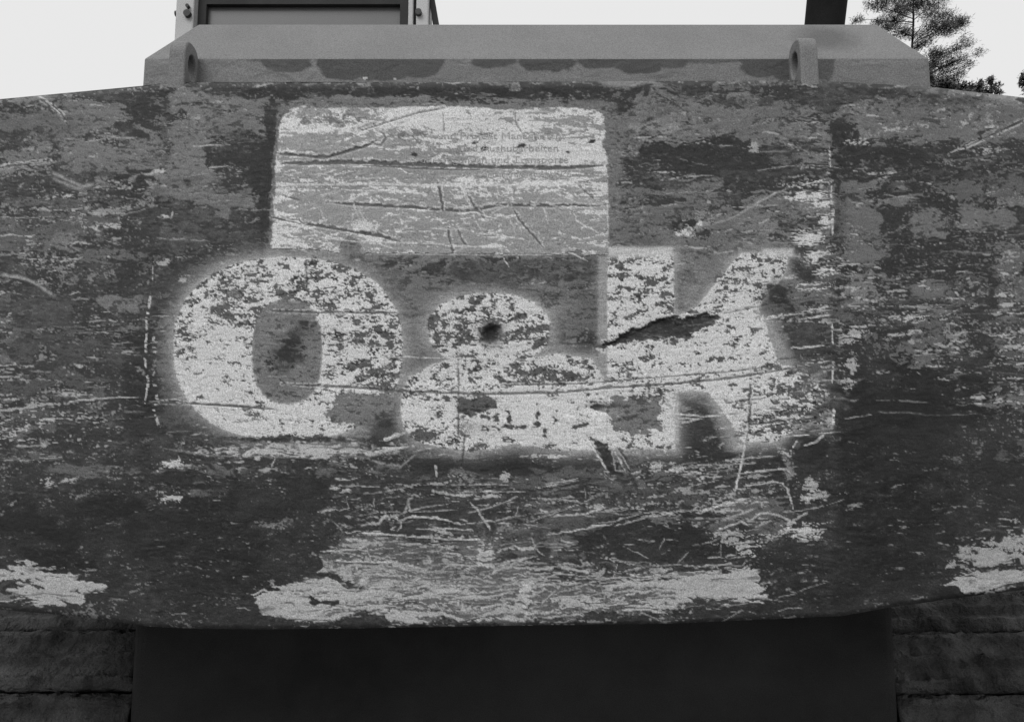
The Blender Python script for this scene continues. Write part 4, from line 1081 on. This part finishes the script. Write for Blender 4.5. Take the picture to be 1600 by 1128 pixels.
# crawler tracks
def tracks():
    R, Yc, Zc, Ln, Wd, pitch = .47, 2.50, .52, 2.9, .74, .172
    seg = Ln; arc = math.pi*R; per = 2*seg+2*arc
    n = int(per/pitch); pitch = per/n
    rnd = random.Random(4)
    variants = []
    for vi in range(4):
        bm = bmesh.new()
        # plate (local: x across, y along travel, z outwards)
        hw = Wd/2; hp = pitch/2-.0005
        sec = [(-hp, 0), (-hp, .012), (-hp+.012, .034), (-hp+.024, .034), (-hp+.034, .012), (-.014, .012), (-.006, .028), (.006, .028), (.014, .012), (hp-.034, .012), (hp-.026, .026), (hp-.014, .026), (hp-.008, .012), (hp, .012), (hp, 0)]
        xs = np.linspace(-hw, hw, 49)
        rows = []
        for x in xs:
            rows.append([])
            e = abs(x)/hw
            for (y, z) in sec:
                zz = z
                if z > .02:
                    if e > .93: zz = .014
                    if .30 < e < .42: zz = .013        # cut-outs in the grouser bars
                lump = max(0, rnd.gauss(.004, .005))
                rows[-1].append(bm.verts.new((x+rnd.gauss(0, .001), y+rnd.gauss(0, .0012), zz+(lump if z > 0 else 0))))
        for a, b in zip(rows[:-1], rows[1:]):
            for i in range(len(sec)):
                j = (i+1) % len(sec)
                bm.faces.new((a[i], a[j], b[j], b[i]))
        bm.faces.new(rows[0]); bm.faces.new(rows[-1][::-1])
        bmesh.ops.recalc_face_normals(bm, faces=bm.faces[:])
        me = bpy.data.meshes.new('track_shoe'); bm.to_mesh(me); bm.free(); me.materials.append(M_MUD)
        me.polygons.foreach_set('use_smooth', np.ones(len(me.polygons), bool))
        variants.append(me)
    for xc in (-.96-Wd/2, .97+Wd/2):
        bm = bmesh.new(); boxm(bm, xc-.16, xc+.16, Yc+.2, Yc+Ln-.2, .30, .80)
        cyl(bm, (xc, Yc, Zc), (1, 0, 0), R-.09, .22, 32); cyl(bm, (xc, Yc+Ln, Zc), (1, 0, 0), R-.09, .22, 32)
        tr = bm_obj('crawler_track', bm, M_MUD, exc)
        for k in range(n):
            s = k*pitch
            if s < seg: y, z, a = Yc+s, Zc+R, 0
            elif s < seg+arc:
                t = (s-seg)/R; y, z, a = Yc+Ln+R*math.sin(t), Zc+R*math.cos(t), -t
            elif s < 2*seg+arc: y, z, a = Yc+Ln-(s-seg-arc), Zc-R, math.pi
            else:
                t = (s-2*seg-arc)/R; y, z, a = Yc-R*math.sin(t), Zc-R*math.cos(t), math.pi-t
            o = bpy.data.objects.new('track_shoe', variants[k % 4]); COL.objects.link(o)
            o.parent = tr
            o.location = (xc, y, z+rnd.uniform(-.004, .004)); o.rotation_euler = (a, rnd.uniform(-.01, .01), 0)
    # mud packed on the tracks
tracks()

# ------------------------------------------------------------------ trees beyond
def leaf_mat(name, a, b):
    m, n, l, p = new_mat(name)
    oi = n.new('ShaderNodeNewGeometry')
    l.new(ramp(n, l, oi.outputs['Random Per Island'], 0, 1, a, b), p.inputs['Base Color'])
    p.inputs['Roughness'].default_value = .7; p.inputs['Specular IOR Level'].default_value = .15
    return m
M_NEEDLE = leaf_mat('pine_needles', .06, .16)
M_LEAF = leaf_mat('shrub_leaves', .04, .10)

def limb(bm, a, b, r0, r1, seg=6, bend=0, rnd=random):
    a, b = Vector(a), Vector(b); n = 5
    d = b-a; o = d.orthogonal().normalized(); q = d.cross(o).normalized()
    rings = []
    for i in range(n+1):
        t = i/n
        c = a+d*t+Vector((0, 0, math.sin(math.pi*t)*bend))+(o*rnd.uniform(-.03, .03)+q*rnd.uniform(-.03, .03))*d.length*(.5 if 0 < i < n else 0)
        r = r0+(r1-r0)*t
        rings.append([bm.verts.new(c+(o*math.cos(6.283*k/seg)+q*math.sin(6.283*k/seg))*r) for k in range(seg)])
    for x, y in zip(rings[:-1], rings[1:]):
        for k in range(seg): bm.faces.new((x[k], x[(k+1) % seg], y[(k+1) % seg], y[k]))

def tuft(vs_, fs, c, r, rnd, n=9, ln=.12, wd=.012, up=.3):
    for _ in range(n):
        d = Vector((rnd.gauss(0, 1), rnd.gauss(0, 1), rnd.gauss(up, .8))).normalized()
        s = d.orthogonal().normalized()*wd
        base = Vector(c)+Vector((rnd.gauss(0, r), rnd.gauss(0, r), rnd.gauss(0, r*.7)))
        tip = base+d*ln*rnd.uniform(.6, 1.2)
        k = len(vs_)
        vs_ += [base-s, base+s, tip+s*.4, tip-s*.4]; fs.append((k, k+1, k+2, k+3))

def tree(name, label, base, top, Y, clumps, mat, r0, n_t=16, ln=.2, wd=.02, seed=1, r=.07, xfree=True):
    rnd = random.Random(seed)
    ub, ut = base, top                                   # trunk pixels (u,v) at foot reference and top
    pt = P(ut[0], ut[1], Y); pb = P(ub[0], ub[1], Y); d = (pt-pb)/(pt.z-pb.z)
    foot = pb-d*pb.z
    root = empty(name, foot)
    tag(root, label, 'tree', 'trees beyond the excavator')
    bm = bmesh.new(); limb(bm, foot-Vector((0, 0, .3)), pt, r0, .02, 8, 0, random.Random(seed+9))
    bm_obj('trunk', bm, M_BARK, root, smooth=True)
    V_, F_ = [], []
    for (u, v, ru, rv, dens) in clumps:
        bb = bmesh.new()
        k = Y/F
        c = P(u, v, Y+rnd.uniform(-.8, .8))
        # limb from trunk to the clump
        tz = min(max(c.z-abs(c.x-foot.x)*.35-.1, .5), pt.z-.1)
        a = foot+d*tz
        limb(bb, a, c, .022*max(.35, min(1, (c-a).length/2)), .007, 5, .05, rnd)
        n = int(1.6*n_t*dens*max(.7, ru*rv/110))
        for q in range(n):
            while True:
                x, y, z = rnd.uniform(-1, 1), rnd.uniform(-1, 1), rnd.uniform(-1, 1)
                if x*x+y*y+z*z < 1: break
            p = c+Vector((x*ru*k, y*max(ru, rv)*k*1.0, z*rv*k))
            tuft(V_, F_, p, r, rnd, 16, ln, wd)
        bm_obj('branch', bb, M_BARK, root, smooth=True)
    me = bpy.data.meshes.new('crown'); me.from_pydata([tuple(v) for v in V_], [], F_); me.update()
    link('crown', me, mat, root)
    # the rest of the crown above and beyond what is placed
    return root

pine = [(1385, 5, 26, 8, 1), (1362, 8, 10, 4, .6), (1400, 25, 22, 9, .9), (1415, 12, 16, 10, 1), (1440, 8, 22, 10, 1), (1468, 5, 16, 8, .7), (1395, 38, 12, 5, .8), (1408, 50, 15, 7, 1),
        (1342, 32, 9, 3, .6), (1372, 36, 10, 3, .8), (1385, 44, 9, 4, .8), (1455, 22, 18, 8, .8), (1478, 28, 16, 8, .9), (1490, 42, 22, 8, 1.3), (1470, 46, 22, 7, 1.2), (1500, 34, 12, 6, .8), (1450, 38, 14, 6, .8),
        (1440, 55, 16, 5, .8), (1418, 55, 8, 6, .6), (1450, 65, 14, 5, .7), (1435, 72, 9, 5, .7), (1508, 62, 8, 7, .4), (1515, 70, 7, 4, .35), (1530, 82, 8, 3, .4), (1498, 75, 8, 4, .5), (1480, 85, 18, 6, 1), (1462, 84, 14, 6, 1.1), (1505, 92, 10, 6, .6),
        (1515, 100, 8, 5, .4), (1485, 100, 16, 7, 1), (1462, 100, 12, 9, 1.3), (1475, 115, 12, 7, .7), (1500, 112, 10, 7, .8), (1450, 118, 10, 12, 1.6), (1472, 128, 14, 6, 1.4), (1492, 125, 9, 5, .8), (1455, 135, 14, 10, 1.6),
        (1410, -15, 30, 12, 1), (1450, -20, 30, 12, 1), (1425, -45, 34, 14, 1), (1390, -35, 20, 9, .9), (1470, -42, 20, 9, .8), (1430, -75, 30, 14, 1), (1428, -105, 22, 14, 1), (1430, -130, 12, 12, 1), (1440, 160, 40, 14, 1.2), (1500, 165, 30, 14, 1), (1410, 190, 40, 14, 1)]
tree('pine_tree', 'tall open crowned pine rising behind the right end of the hood', (1429, 140), (1427, -140), 30, pine, M_NEEDLE, .13, 30, .13, .015, 3, .10)
bushy = [(1500, 140, 22, 7, 1.6), (1478, 138, 16, 7, 1.8), (1525, 140, 14, 6, 1.2), (1505, 160, 40, 14, 1.4), (1530, 175, 40, 14, 1.2), (1490, 185, 40, 14, 1.2)]
tree('broadleaf_tree', 'low dark bushy treetop between the pine and the thin saplings', (1500, 190), (1498, 140), 26, bushy, M_LEAF, .12, 18, .10, .04, 6, .07)
sap = [(1549, 128, 4, 5, .8), (1553, 138, 7, 5, .9), (1560, 134, 4, 4, .5), (1545, 146, 10, 5, 1.2), (1560, 145, 6, 4, 1), (1547, 122, 2.5, 3, .5), (1531, 130, 3, 5, .7), (1529, 138, 5, 5, .9), (1535, 146, 8, 4, 1), (1545, 165, 18, 12, 1.2)]
tree('sapling', 'thin sapling tips standing just above the right side of the counterweight', (1548, 190), (1548, 120), 24, sap, M_LEAF, .06, 9, .08, .03, 8, .04)
edge = [(1599, 122, 4, 6, .8), (1602, 132, 5, 4, .9), (1612, 118, 10, 12, 1), (1618, 140, 16, 12, 1.2), (1625, 100, 10, 12, 1), (1640, 130, 20, 20, 1.2), (1625, 165, 24, 14, 1.2)]
tree('leafy_tree', 'leafy tree cut off by the right edge of the picture', (1628, 200), (1626, 92), 24, edge, M_LEAF, .1, 12, .1, .035, 10, .06)
